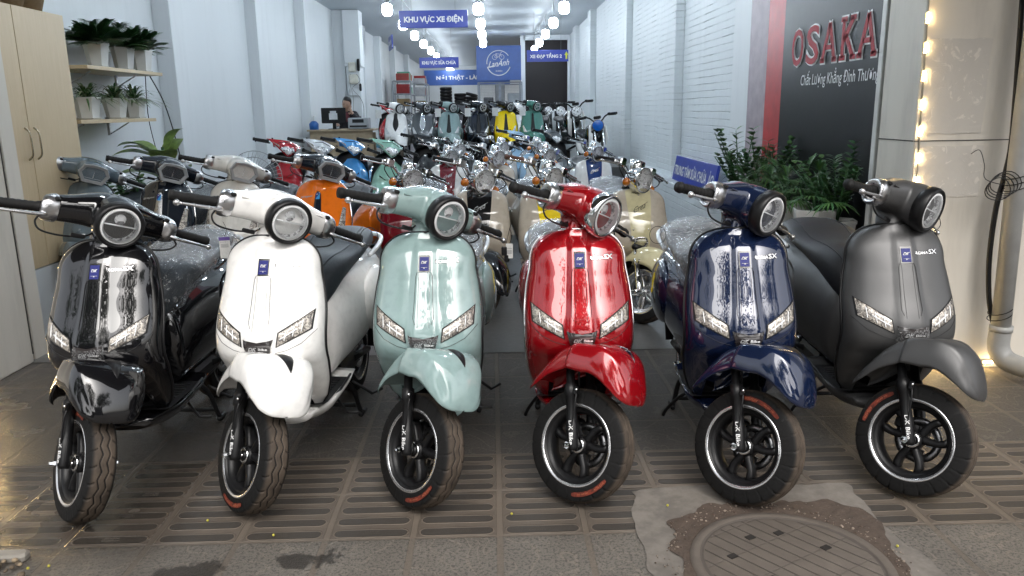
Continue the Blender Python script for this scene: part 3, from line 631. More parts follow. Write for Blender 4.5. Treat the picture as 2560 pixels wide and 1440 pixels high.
# ---------------- desk, monitor, printer, wall boxes ----------------
d=tag(E('desk',(-2.70,14.45,.425)),'beige desk with a monitor and a printer on it','desk'); O('panel',MB().box((0,-.22,.32),(1.12,.03,.64),0,bev=.003).box((0,.2,.30),(1.1,.03,.6),0).mesh('dk',[mat('beige_laminate',(.42,.33,.22),.5)]),d)
O('desk_top',MB().box((0,0,.655),(1.18,.62,.03),0,bev=.003).mesh('dt',[mat('beige_laminate',(.42,.33,.22),.5)]),d)
r=tag(E('monitor',(-2.82,14.25,1.097),R(-4)),'black computer monitor seen from behind with paper notes taped on it','monitor'); O('screen_back',MB().box((0,0,.24),(.44,.03,.27),0,bev=.008).mesh('mo',[BLK]),r); O('stand',MB().box((0,.02,.06),(.06,.03,.14),0).box((0,.02,.008),(.2,.14,.012),0,bev=.004).mesh('ms',[BLK]),r)
O('paper_note',MB().add([(-.08,-.017,.17),(.07,-.017,.17),(.07,-.017,.28),(-.08,-.017,.28),(-.06,-.018,.28),(.05,-.018,.28),(.05,-.018,.32),(-.06,-.018,.32)],[(0,1,2,3),(4,5,6,7)],0,False).mesh('pn',[mat('note_paper',(.62,.64,.66),.7)]),r)
r=tag(E('printer',(-2.37,14.25,1.097)),'grey box printer on the right end of the desk','printer'); O('body',MB().box((0,0,.10),(.36,.30,.19),0,bev=.015).mesh('pr',[mat('grey_plastic',(.34,.36,.38),.5)]),r); O('paper_slot',MB().box((0,-.152,.05),(.30,.01,.03),0).box((0,-.151,.14),(.2,.008,.06),0).mesh('ps',[BLK]),r)
r=tag(E('water_jug',(-3.18,14.25,1.097)),'blue jug with a white pump at the left end of the desk','jug'); O('jug',MB().lathe([(0,.001),(0,.08),(.10,.085),(.14,.05),(.15,.03)],'z',n=20).mesh('jg',[mat('blue_plastic',(.02,.12,.4),.3)]),r); O('pump',MB().tube([(0,0,.15),(0,0,.23),(.04,0,.24)],.016,0,8).mesh('pm',[WHT]),r)
for i,(x,z,w,h,m_,lb) in enumerate(((-3.0,2.28,.16,.2,mat('cream_plastic',(.62,.60,.52),.5),'upper cream electric box on the wall'),(-2.98,2.03,.2,.2,mat('cream_plastic',(.62,.60,.52),.5),'lower cream round-edged box on the wall'),(-2.98,1.76,.22,.16,mat('pale_plastic',(.6,.62,.63),.5),'pale fuse box at the bottom of the cable run'),(-2.86,2.32,.06,.26,BLK,'slim black router on the wall'),(-2.84,1.86,.05,.16,BLK,'small black handset on the wall'))):
    o=tag(O('wall_box',MB().box((0,0,0),(w,.06,h),0,bev=.02).mesh('wb',[m_])),lb,'wall box'); o.location=(x-.04,17.72,z*1.03)
tag(O('box_column',MB().box((-3.03,18.02,2.95),(.36,.5,1.18),0,bev=.01).box((-3.03,18.02,1.56),(.3,.5,1.6),0,bev=.01).mesh('bc',[WL])),'white boxed column carrying the electric boxes','column')
mb=MB(); mb.tube(spline([(-2.95,17.70,2.2),(-2.88,17.69,2.05),(-3.05,17.69,1.9),(-2.9,17.69,1.7),(-2.83,17.69,1.5),(-2.85,17.69,1.1)],5),.006,0,5).tube(spline([(-3.08,17.70,2.2),(-3.1,17.69,2.0),(-3.05,17.69,1.75),(-3.06,17.69,1.4)],5),.005,0,5); tag(O('loose_cable',mb.mesh('lc2',[mat('grey_cable',(.2,.2,.19),.5)])),'loose grey cables between the wall boxes','cable')
# ---------------- light strings, drain pipe, hose ----------------
WL_=emit('warm_led',(1,.70,.30),90)
def leds(name,pts,label,vert=True):
    r=tag(E(name),label,'light string'); O('wire',MB().tube(spline(pts,3),.004,0,5).mesh('lw',[mat('clear_wire',(.4,.36,.28),.4)]),r)
    mb0=MB(); mbc=MB()
    for k in range(4): mb0.ball((0,0,(k-1.5)*.013),.0042,0,6,(1.4,1,1))
    mbc.box((0,.006,0),(.020,.005,.058),0,bev=.002)
    me0=mb0.mesh('led',[WL_]); me1=mbc.mesh('ledb',[mat('led_carrier',(.6,.5,.32),.4)])
    for p in pts:
        o=O('led_module',me1,r); o.location=p; q=O('led',me0,o); q.location=(0,-.004,0)
        if not vert: o.rotation_euler=(0,R(90),0)
leds('light_string',[(2.131+.0045*k,3.943,z) for k,z in enumerate((1.95,1.808,1.668,1.534,1.395,1.265,1.131,1.010,.87,.73,.59,.45,.31,.17))],'warm LED light string running up the right pillar corner')
leds('light_string',[(x,3.935,.035) for x in (2.25,2.37,2.505,2.645)],'short warm LED string along the foot of the right pillar',False)
leds('light_string',[(-2.725,3.94,z) for z in (.12,.28,.44,.6,.76,.92,1.08,1.24)],'warm LED light string on the left pillar corner beyond the picture edge')
leds('light_string',[(x,3.94,.035) for x in (-3.25,-3.1,-2.95,-2.8)],'short warm LED string along the foot of the left pillar',False)
PVC=mat('grey_pvc',(.30,.30,.29),.45,var=.15,scale=4)
r=tag(E('drain_pipe'),'grey plastic drain pipe with an elbow beside the right pillar','pipe')
O('pipe',MB().tube([(2.565,3.80,3.6),(2.580,3.80,1.12),(2.602,3.80,.20)],.046,0,20).mesh('pp',[PVC]),r)
O('elbow',MB().tube(spline([(2.601,3.80,.26),(2.603,3.80,.16),(2.63,3.76,.10),(2.685,3.66,.085)],5),.052,0,20,caps=False).tube([(2.602,3.8,.25),(2.602,3.8,.28)],.055,0,20).mesh('el',[PVC]),r)
O('pipe_mouth',MB().tube([(2.691,3.652,.085),(2.685,3.66,.085)],.047,0,20).mesh('pmo',[mat('dark_hole',(.015,.012,.01),.9)]),r)
mb=MB(); mb.tube(spline([(2.55,3.88,1.9),(2.565,3.85,1.26),(2.555,3.85,1.06),(2.53,3.85,.88),(2.527,3.85,.63),(2.545,3.84,.42),(2.575,3.83,.29)],6),.013,0,8)
tag(O('black_hose',mb.mesh('bh',[BLK])),'black cable conduit bowing away from the drain pipe','hose')
mb=MB(); rr=random.Random(5)
for k in range(4):
    c=Vector((2.455+.012*k,3.74,.99+.01*k)); mb.tube([c+Vector((.062*math.cos(a)*(1+.08*k),.01*math.sin(a*2),.055*math.sin(a))) for a in (2*pi*j/20 for j in range(21))],.0025,0,5)
wc=tag(O('wire_coil',mb.mesh('wcl',[BLK])),'loose coil of thin black wire tied round the drain pipe','wire')
for z in (1.02,.99,1.05,.33,.36): O('binding_wire',MB().tube([(2.585+.054*math.cos(a),3.80+.054*math.sin(a),z+.02*math.cos(a)) for a in (2*pi*j/16 for j in range(17))],.0025,0,5).mesh('bw',[BLK]),wc)
O('loose_end',MB().tube(spline([(2.40,3.9,1.15),(2.43,3.88,1.17),(2.45,3.86,1.1),(2.44,3.82,1.03),(2.53,3.78,1.0)],5),.002,0,5).mesh('le',[BLK]),wc)
# ---------------- scooter parts (shared meshes) ----------------
# local frame: origin on the ground under the front axle, riding direction -Y, z up
RK=R(25); AX=Vector((0,math.sin(RK),math.cos(RK))); P0=Vector((0,-.014,.205))
def steer(phi): return Matrix.Translation(P0)@Matrix.Rotation(phi,4,AX)@Matrix.Translation(-P0)

def tyre_mesh(Rt=.205,wd=.045,key='tyre'):
    if key in ME: return ME[key]
    mb=MB(); NA=352; prof=[]
    NP=84
    for i in range(NP+1):
        t=-1+2*i/NP; a=t*R(118)
        x=wd*math.copysign(abs(math.sin(a))**.85,a) if abs(a)>1e-6 else 0
        rr=Rt-.055+.055*(math.cos(a) if abs(a)<pi/2 else math.cos(a)*.45)
        if abs(t)<.55: rr=Rt-.012*(abs(t)/.55)**2.2
        prof.append((x,rr,t))
    rings=[]
    N=22
    for j in range(NA):
        u=j/NA*N; ring=[]
        for (x,r,t) in prof:
            d=0; at=abs(t)
            zz=abs((u%1)-.5)*4-1
            for c in (-.10,.10):
                if abs(t-(c+.045*zz))<.022: d=.0045
            ph=(u+ (0 if t>0 else .5))%1
            if .22<at<.72:
                c=.15+.9*(at-.22)**1.0*(.75 if at<.45 else .55)
                if abs(((ph-c+.5)%1)-.5)<.062: d=max(d,.0045)
            if .56<at<.72:
                if abs((((ph+.45)-at)%1)-.5)<.045: d=max(d,.003)
            a=2*pi*j/NA; rr=r-d
            ring.append((x,rr*math.cos(a),rr*math.sin(a)))
        rings.append(ring)
    rings.append(rings[0])
    mb.grid(rings,0); me=mb.mesh(key,[TYRE,ORNG],weld=1e-5)
    # printed size patch on the side wall
    ME[key]=me; return me
def sidewall_print():
    if 'swp' in ME: return ME['swp']
    mb=MB()
    def fn(a,rr,o=0): return (-.0465-o,rr*math.cos(a),rr*math.sin(a))
    rows=[]
    for k in range(25):
        a=R(200)+R(52)*k/24; e=.0078*min(1,(min(k,24-k)+1)/3)**.5
        rows.append([fn(a,.1735-e),fn(a,.1735+e)])
    mb.grid(rows,0)
    def ft(x,y): a=R(212)+x/.1735; return fn(a,.1735-y,.0008)
    put_text(mb,'KENDA',.05,.0085,ft,.02,mi=1)
    def ft2(x,y): a=R(236)+x/.1735; return fn(a,.1735-y,.0008)
    put_text(mb,'90/90-10',.045,.006,ft2,.01,mi=1)
    ME['swp']=mb.mesh('swp',[ORNG,mat('pale_orange_print',(.38,.10,.05),.7)]); return ME['swp']
def wheel_mesh(spoke='split'):
    k='wheel_'+spoke
    if k in ME: return ME[k]
    mb=MB(); rr=.140
    m0=BLK if spoke=='split' else ALU
    for s in (-1,1):
        mb.lathe([(s*.0425,.1385),(s*.0455,.1405),(s*.0450,.1432),(s*.0462,.1445),(s*.0455,.1485),(s*.040,.152)],'x',mi=3,n=72); mb.lathe([(s*.034,.130),(s*.040,.134),(s*.0425,.1385)],'x',mi=0,n=72)
        mb.lathe([(s*.034,.1315),(s*.032,.125),(s*.02,.115),(0,.111)],'x',mi=0,n=72)
    mb.lathe([(-.028,.0),(-.028,.026),(-.022,.033),(.022,.033),(.028,.026),(.028,0)],'x',mi=0,n=32)
    mb.lathe([(-.040,0),(-.040,.016),(-.028,.018)],'x',mi=0,n=20)
    mb.lathe([(-.034,.022),(-.034,.028),(-.030,.029)],'x',mi=1,n=28)
    if spoke=='split':
        for q in range(3):
            for s in (-1,1):
                a0=2*pi*q/3+.4; path=[]; rings=[]
                for i in range(7):
                    t=i/6; r=.024+t*.094; a=a0+s*(.26+.06*t+.14*math.sin(t*pi))
                    c=Vector((0,r*math.cos(a),r*math.sin(a))); tan=Vector((0,-math.sin(a),math.cos(a)))
                    w=.0155-.003*math.sin(t*pi); d=.020
                    rings.append([tuple(c+tan*w*u+Vector((d*v,0,0))) for u,v in ((-1,-.6),(-.5,-1),(.5,-1),(1,-.6),(1,.6),(.5,1),(-.5,1),(-1,.6))])
                mb.loft(rings,0,caps=True)
    else:
        for q in range(10):
            a0=2*pi*q/10; s=1 if q%2 else -1; rings=[]
            for i in range(6):
                t=i/5; r=.024+t*.092; a=a0+s*.20*t
                c=Vector((0,r*math.cos(a),r*math.sin(a))); tan=Vector((0,-math.sin(a),math.cos(a))); w=.006
                rings.append([tuple(c+tan*w*u+Vector((.014*v,0,0))) for u,v in ((-1,-1),(1,-1),(1,1),(-1,1))])
            mb.loft(rings,0,caps=True)
    # brake disc on the far side
    mb.lathe([(.036,.055),(.036,.083),(.040,.083),(.040,.055),(.036,.055)],'x',mi=2,n=48)
    for q in range(6):
        a=2*pi*q/6; mb.box((.038,.045*math.cos(a),.045*math.sin(a)),(.004,.02,.02),2)
    for q in range(36):
        a=2*pi*q/36; r=.063+.013*(q%2)
        mb.lathe([(.0355,0),(.0355,.0024)],'x',c=(0,r*math.cos(a),r*math.sin(a)),mi=0,n=8)
    ME[k]=mb.mesh(k,[m0,CHR,STL,LIP],weld=1e-5); return ME[k]
def fork_mesh(chrome=False,top=.50):
    k='fork%s%.2f'%(chrome,top)
    if k in ME: return ME[k]
    mb=MB(); a=AX
    for s in (-1,1):
        b=Vector((s*.066,-.012,.19)); 
        L=(top-.19)/a.z
        pts=[(0,.0),(0.0001,.017),(.012,.021),(.09,.022),(.10,.0195),(.19,.0195),(.195,.0235),(.235,.0235),(.24,.016),(L,.015)]
        rings=[]
        o1=Vector((1,0,0)); o2=a.cross(o1)
        for h,r in pts: rings.append([tuple(b+a*h+(o1*math.cos(t)+o2*math.sin(t))*r) for t in (2*pi*j/16 for j in range(16))])
        mb.loft(rings,1 if chrome else 0)
        # axle nut
        c=(0,0,.205)
        mb.lathe([(s*.09,.013),(s*.100,.013),(s*.100,.008),(s*.112,.008),(s*.114,0)],'x',c=c,mi=1,n=6,smooth=False)
    mb.tube([(-.1,0,.205),(.1,0,.205)],.007,1)
    mb.tube([(-.07,.135,.48),(.07,.135,.48)],.02,0)
    # brake calliper and hose
    mb.box((.052,.075,.25),(.035,.05,.06),0,bev=.008)
    mb.tube(spline([(.05,.08,.28),(.075,.13,.36),(.06,.17,.48)]),.004,0)
    mb.tube(spline([(-.078,.05,.40),(-.09,.03,.36),(-.085,.015,.27)]),.003,0,n=6)
    mb.box((-.085,.045,.395),(.014,.014,.03),0,bev=.003); mb.ball((-.094,.04,.40),.006,1,8)
    def fn(x,y):
        p=Vector((-.066,-.012,.19))+a*(.062-x); q=a.cross(Vector((1,0,0)))
        t=y/.022+R(200); return p+Vector((math.cos(t),0,0))*.0228+q*(math.sin(t)*.0228)
    put_text(mb,'DK Bike',.085,.014,fn,.012,mi=2)
    ME[k]=mb.mesh(k,[BLK,CHR,WHT],weld=0); return ME[k]
def fender_fn(kind):
    if kind=='retro':
        S=[((.20,.40),(.21,.35),.05),((.13,.47),(.13,.38),.075),((.04,.505),(.04,.38),.088),((-.05,.50),(-.04,.375),.092),((-.13,.465),(-.12,.34),.09),((-.20,.405),(-.19,.30),.082),((-.25,.335),(-.235,.27),.065),((-.275,.28),(-.268,.25),.035),((-.28,.255),(-.278,.249),.01)]
    else:
        # y, crown z, ridge z, ridge half width, lower y, lower z, lower half width
        S=[(.245,.362,.350,.062,.250,.322,.066),(.215,.415,.400,.084,.220,.350,.090),(.165,.497,.482,.096,.170,.408,.104),(.108,.550,.536,.107,.108,.452,.114),(.092,.560,.546,.114,.090,.461,.120),(.03,.575,.561,.114,.03,.469,.121),(-.02,.580,.560,.113,-.018,.470,.121),(-.08,.568,.537,.108,-.072,.457,.119),(-.13,.540,.500,.099,-.118,.437,.112),(-.17,.502,.458,.085,-.157,.416,.100),(-.20,.462,.426,.074,-.190,.398,.088),(-.220,.428,.404,.060,-.212,.386,.068),(-.230,.404,.391,.042,-.226,.380,.046),(-.233,.388,.384,.020,-.231,.379,.022),(-.2335,.383,.381,.002,-.233,.379,.003)]
        tb=[[(i,a[k]) for i,a in enumerate(S)] for k in range(7)]
        def g(s,th,off=0):
            y,c,r,w,ly,lz,lw=(itp(s,t) for t in tb); u=th/(pi/2); au=abs(u); sg=1 if u>=0 else -1
            if au<.55:
                q=au/.55; x=w*math.sin(q*pi/2)**1.0*(.9+.1*q); z=r+(c-r)*math.cos(q*pi/2)**.8 if q<1 else r; p=Vector((sg*x,y,z+off))
            else:
                q=(au-.55)/.45; x=w+(lw-w)*q+.006*math.sin(pi*q); p=Vector((sg*(x+off),y+(ly-y)*q,r+(lz-r)*q))
            return p
        return g,len(S)-1
    tab=[[(i,v) for i,v in enumerate(x)] for x in zip(*[(a[0][0],a[0][1],a[1][0],a[1][1],a[2]) for a in S])]
    def f(s,th,off=0):
        cy,cz,ly,lz,w=(itp(s,t) for t in tab)
        c=abs(math.cos(th))**.72; x=w*math.copysign(abs(math.sin(th))**.86,th)
        return Vector((x,ly+(cy-ly)*c,lz+(cz-lz)*c))
    return f,len(S)-1
def fender_mesh(kind='roma'):
    k='fender'+kind
    if k in ME: return ME[k]
    f,n=fender_fn(kind); rows=[]
    for i in range(n*5+1): rows.append([tuple(f(i/5,-pi/2+pi*j/40)) for j in range(41)])
    mb=MB().grid(rows); ME[k]=mb.mesh(k,[CHR],solid=.004,off=-1); return ME[k]
def fender_trim_mesh():
    if 'ftrim' in ME: return ME['ftrim']
    f,n=fender_fn('roma'); rows=[]
    for i in range(17):
        t=i/16; s=5.2+3.6*t; hw=.19*math.sin(pi*min(1,t*1.0)**.6)**.8*(1-.25*t)+.002
        rows.append([tuple(f(s,.02+hw*u,.007*math.cos(u*pi/2)*math.sin(pi*t)**.5+.002)) for u in (-1,-.6,-.2,.2,.6,1)])
    ME['ftrim']=MB().grid(rows).mesh('ftrim',[BLK]); return ME['ftrim']
# --- shields ---
class Shield:
    def __init__(s,kind):
        s.kind=kind
        if kind=='retro':
            s.top=.865; s.z0=.74; s.bot=.27; s.arch=.44; s.p=2.5
            s.W=[(.27,.13),(.34,.17),(.42,.205),(.52,.215),(.62,.213),(.74,.20)]
            s.Y=[(.27,.30),(.40,.22),(.50,.17),(.60,.175),(.72,.22),(.80,.26),(.865,.30)]
            s.B=[(.27,.06),(.45,.10),(.6,.12),(.8,.09),(.865,.04)]; s.aw=.135
        else:
            s.top=.925; s.z0=.79; s.bot=.27; s.arch=.515; s.p=2.35
            s.W=[(.27,.138),(.31,.165),(.38,.190),(.46,.203),(.55,.207),(.63,.206),(.71,.197),(.79,.183)]
            s.Y=[(.27,.31),(.38,.225),(.46,.165),(.50,.142),(.545,.140),(.60,.150),(.68,.178),(.76,.212),(.85,.255),(.925,.30)]
            s.B=[(.27,.05),(.38,.09),(.5,.125),(.6,.13),(.75,.115),(.85,.085),(.925,.05)]; s.aw=.120
    def w(s,z):
        if z>s.z0:
            q=min(1,(z-s.z0)/(s.top-s.z0)); return itp(s.z0,s.W)*max(0,1-q**2.5)**(1/2.3)
        return itp(z,s.W)
    def y(s,x,z,off=0):
        w=max(1e-4,s.w(z)); q=min(1,abs(x)/w)
        y=itp(z,s.Y)+itp(z,s.B)*(1-max(0,1-q**s.p)**(1/s.p))*min(1,w/.12)
        if s.kind!='retro' and z>s.arch-.02:
            hw=.030+.016*sm(.83-z,0,.3); y-=.011*(1-sm(abs(x),hw,hw+.012))*sm(z,s.arch,.56)*(1-sm(z,.87,.9)*.7)
        return y-off
    def a(s,z):
        if z>=s.arch: return 0
        q=(s.arch-z)/(s.arch-s.bot); return s.aw*(1-(1-min(1,q*1.35))**2.0)**.62
    def rows(s,sg,nz=64,nu=26):
        zs=[s.bot+(s.z0-s.bot)*i/nz for i in range(nz)]+[s.z0+(s.top-s.z0)*math.sin(pi/2*i/18) for i in range(19)]
        zs+= [s.arch-1e-4,s.arch-.004,s.arch-.012]; zs.sort(reverse=True)
        out=[]
        for z in zs:
            w=s.w(z); a=min(s.a(z),w*.93); row=[]
            for j in range(nu+1):
                t=j/nu; x=a+(w-a)*math.sin(t*pi/2)
                row.append((sg*x,s.y(x,z),z))
            out.append(row)
        return out
    def mesh(s):
        k='shield'+s.kind
        if k in ME: return ME[k]
        mb=MB()
        for sg in (-1,1):
            mb.grid(s.rows(sg))
            rr=[]
            for i in range(40):
                z=s.bot+(s.arch-.0005-s.bot)*i/39; a=min(s.a(z),s.w(z)*.93); y=s.y(a,z)
                rr.append([(sg*(a-.012*math.sin(t*pi/2)),y+.13*t,z+.02*t) for t in (0,.06,.15,.3,.6,1)])
            mb.grid(rr)
        me=mb.mesh(k,[CHR],weld=2e-4,solid=.005,off=-1); 
        ME[k]=me; return me
    def inner(s):
        k='inner'+s.kind
        if k in ME: return ME[k]
        mb=MB(); rows=[]
        for i in range(30):
            z=s.bot+(s.top-.004-s.bot)*i/29; w=s.w(z)*.985; row=[]
            for j in range(21):
                u=-1+2*j/20; ye=itp(z,s.Y)+itp(z,s.B)*min(1,w/.12)
                row.append((w*math.sin(u*pi/2),ye+.004+.075*(1-u*u)**1.5*sm(z,.25,.4),z))
            rows.append(row)
        mb.grid(rows)
        # dark wheel-well liner
        rows=[]
        for i in range(12):
            z=s.bot+(s.arch+.03-s.bot)*i/11; w=max(.03,min(s.aw+.03,s.w(z)*.95)); 
            rows.append([(w*u,itp(z,s.Y)+.065+.04*u*u,z) for u in (-1,-.7,-.35,0,.35,.7,1)])
        mb.grid(rows); ME[k]=mb.mesh(k,[BLK]); return ME[k]
    def edge(s):
        k='edge'+s.kind
        if k in ME: return ME[k]
        mb=MB(); zs=[s.bot+(s.z0-s.bot)*i/40 for i in range(40)]+[s.z0+(s.top-s.z0)*math.sin(pi/2*i/14) for i in range(15)]
        L=[(-s.w(z)-.001,s.y(s.w(z),z)+.002,z) for z in zs]; Rr=[(-x,y,z) for x,y,z in L[::-1]]
        tail=[(-.165,.66,.285),(-.16,.52,.262),(-.145,.40,.255)]
        path=tail+L+Rr[1:]+[(-x,y,z) for x,y,z in tail[::-1]]
        mb.tube(path,.0055,0,6); ME[k]=mb.mesh(k,[BLK]); return ME[k]
    def patch(s,quad,off=.002,n=10,m=6,rnd=0,bulge=0):
        """conforming patch from 4 corner points (x,z)"""
        (a,b,c,d)=quad; rows=[]
        for i in range(n+1):
            t=i/n; row=[]
            for j in range(m+1):
                u=j/m; tt,uu=t,u
                if rnd:
                    e=rnd; k=1-e*max(0,(abs(2*u-1)-(1-2*e))/(2*e))**2 if abs(2*u-1)>1-2*e else 1
                    tt=.5+(t-.5)*k
                x=(a[0]*(1-tt)+b[0]*tt)*(1-uu)+(d[0]*(1-tt)+c[0]*tt)*uu; z=(a[1]*(1-tt)+b[1]*tt)*(1-uu)+(d[1]*(1-tt)+c[1]*tt)*uu
                bl=bulge*(math.sin(pi*t)*math.sin(pi*u))**.5 if bulge else 0
                row.append((x,s.y(abs(x),z,off+bl),z))
            rows.append(row)
        return rows
    def line(s,pts,r=.0012,mb=None,mi=0,off=.0008):
        P=[Vector((x,0,z)) for x,z in pts]; Q=[]
        for i in range(len(P)-1):
            for k in range(6): Q.append(P[i].lerp(P[i+1],k/6))
        Q.append(P[-1]); mb.tube([(p.x,s.y(abs(p.x),p.z,off),p.z) for p in Q],r,mi,4); return mb
SH=Shield('roma'); SR=Shield('retro')
SEAM=mat('panel_seam',(.02,.02,.022),.6)
def signal_mesh(sg):
    k='sig%d'%sg
    if k in ME: return ME[k]
    q=[(sg*.062,.548),(sg*.178,.592),(sg*.186,.648),(sg*.078,.600)]
    q=[(sg*.068,.548),(sg*.178,.600),(sg*.182,.658),(sg*.074,.592)]
    mb=MB(); mb.grid(SH.patch([(sg*(abs(x)+dx),z+dz) for (x,z),(dx,dz) in zip(q,((-.005,-.006),(.005,-.003),(.005,.006),(-.005,.003)))],.0025),1)
    mb.grid(SH.patch(q,.004,14,8,bulge=.004),0)
    for t in (.25,.5,.75):
        a=Vector(q[0]).lerp(Vector(q[1]),t); b=Vector(q[3]).lerp(Vector(q[2]),t)
        SH.line([tuple(a.lerp(b,.15)),tuple(a.lerp(b,.85))],.0018,mb,2,.009)
    a=Vector(q[0]).lerp(Vector(q[3]),.45); b=Vector(q[1]).lerp(Vector(q[2]),.55)
    SH.line([tuple(a.lerp(b,.08)),tuple(a.lerp(b,.6))],.003,mb,2,.008)
    ME[k]=mb.mesh(k,[SIGL,BLK,HALO]); return ME[k]
def m_sig():
    m=MT('indicator_lens'); v=m.vor(70,'F1'); n=m.noise(55,4,.7,1.5)
    m.col(m.mix(n.sm(.35,.65),(.08,.07,.065),(.62,.57,.5))).set(Metallic=.35,Roughness=.18,Coat_Weight=1)
    m.bump(n,.004); return m.mat
SIGL=m_sig()
def badge_mesh():
    if 'badge' in ME: return ME['badge']
    mb=MB(); q=[(-.054,.556),(.054,.556),(.040,.508),(-.040,.508)]
    rows=[]
    for i in range(13):
        u=-1+i/6; rows.append([])
        for j in range(7):
            t=j/6; zt=.574-.010*(1-abs(u)); zb=.520-.012*(1-abs(u)); x=u*(.057-.014*t); z=zt+(zb-zt)*t
            rows[-1].append((x,SH.y(abs(x),max(z,.515),.006+.003*math.sin(pi*t)),z))
    mb.grid(rows,0)
    put_text(mb,'DK',.032,.013,lambda x,y:(x-.016,SH.y(abs(x),.54,.012),.541+y),.03,.3,1)
    put_text(mb,'Bike',.034,.010,lambda x,y:(x+.022,SH.y(abs(x),.54,.012),.541+y),.02,.1,1)
    ME['badge']=mb.mesh('badge',[SMOKE,SILV]); return ME['badge']
def emblem_mesh():
    if 'embl' in ME: return ME['embl']
    mb=MB()
    mb.grid(SH.patch([(-.017,.795),(.017,.795),(.017,.842),(-.017,.842)],.004),0,smooth=False)
    mb.grid(SH.patch([(-.021,.789),(.021,.789),(.021,.848),(-.021,.848)],.0022),2,smooth=False)
    put_text(mb,'DK',.026,.013,lambda x,y:(x,SH.y(abs(x),.822,.0055),.823+y),.05,.4,1)
    SH.line([(-.012,.806),(.012,.806)],.0006,mb,1,.0055); mb.box((0,SH.y(0,.806,.006),.804),(.004,.001,.004),1)
    ME['embl']=mb.mesh('embl',[DKBL,WHT,GLB]); return ME['embl']
def nametext_mesh():
    if 'nt' in ME: return ME['nt']
    mb=MB(); 
    put_text(mb,'ROMA',.052,.0105,lambda x,y:(x+.066,SH.y(abs(x+.066),.826+y,.003),.823+y),.02,0,0)
    put_text(mb,'SX',.034,.0165,lambda x,y:(x+.110,SH.y(abs(x+.110),.826+y,.003),.826+y),.02,0,0)
    for w,h,t,dx,dz,dy in ((.0555,.0140,'ROMA',.066,.823,.0),(.0375,.0200,'SX',.110,.826,.0)): put_text(mb,t,w,h,lambda x,y:(x+dx,SH.y(abs(x+dx),dz+y,.0015),dz+y),.06,0,1)
    ME['nt']=mb.mesh('nt',[SILV,GLB]); return ME['nt']
def seams_mesh():
    if 'seams' in ME: return ME['seams']
    mb=MB()
    for s in (-1,1):
        SH.line([(s*.025,.79),(s*.031,.775),(s*.035,.68),(s*.038,.63),(s*.030,.61)],.0010,mb)
        SH.line([(s*.022,.79),(s*.020,.77),(s*.022,.60)],.0006,mb)
        SH.line([(s*.058,.520),(s*.10,.530),(s*.15,.552),(s*.195,.592)],.0009,mb)
    ME['seams']=mb.mesh('seams',[SEAM]); return ME['seams']
def body_mesh():
    if 'body' in ME: return ME['body']
    mb=MB(); S=[(.60,.115,.27,.60),(.64,.135,.27,.645),(.72,.150,.28,.68),(.84,.168,.29,.72),(.98,.187,.31,.745),(1.12,.192,.345,.755),(1.24,.182,.40,.755),(1.34,.155,.47,.75),(1.42,.11,.55,.735),(1.46,.05,.60,.71)]
    T=[[(a[0],a[i]) for a in S] for i in (1,2,3)]; rings=[]
    for i in range(41):
        y=.60+.86*i/40; w,z0,z1=(itp(y,t) for t in T); ring=[]
        for j in range(36):
            a=2*pi*j/36; c,s=math.cos(a),math.sin(a)
            x=w*math.copysign(abs(c)**.75,c); z=(z0+z1)/2+(z1-z0)/2*math.copysign(abs(s)**.72,s)
            k=sm((y-.78)/.5,0,1)*(1-sm(y,1.3,1.46)); q=1+.13*k*math.exp(-((z-.55)/.09)**2)
            ring.append((x*q*(1-.12*sm(z,(z0+z1)/2,z1)),y,z))
        rings.append(ring)
    mb.loft(rings,0,caps=True); ME['body']=mb.mesh('body',[CHR]); return ME['body']
def bulge_mesh(s):
    """rounded side cowl"""
    k='cowl%d'%s
    if k in ME: return ME[k]
    mb=MB(); rings=[]
    for i in range(14):
        t=i/13; r=math.sin(t*pi/2)
        rings.append([(s*(.165+.058*math.cos(t*pi/2)),1.12+.22*r*math.cos(a),.525+.155*r*math.sin(a)) for a in (2*pi*j/32 for j in range(32))])
    mb.loft(rings,0,caps=True)
    ME[k]=mb.mesh(k,[CHR]); return ME[k]
def belly_mesh():
    if 'belly' in ME: return ME['belly']
    mb=MB(); rings=[]
    for i in range(17):
        t=i/16; y=.255+.48*t; w=.125+.04*sm(t,0,.4); zt=.262+.02*sm(t,.8,1); zb=.262-.085*math.sin(pi*min(1,(t+.12)*.9))**.6
        rings.append([(w*math.copysign(abs(math.cos(a))**.7,math.cos(a)),y,(zt if math.sin(a)>0 else zt+(zt-zb)*math.sin(a)) if math.sin(a)<=0 else zt+.006*math.sin(a)) for a in (2*pi*j/28 for j in range(28))])
    mb.loft(rings,0,caps=True); ME['belly']=mb.mesh('belly',[CHR]); return ME['belly']
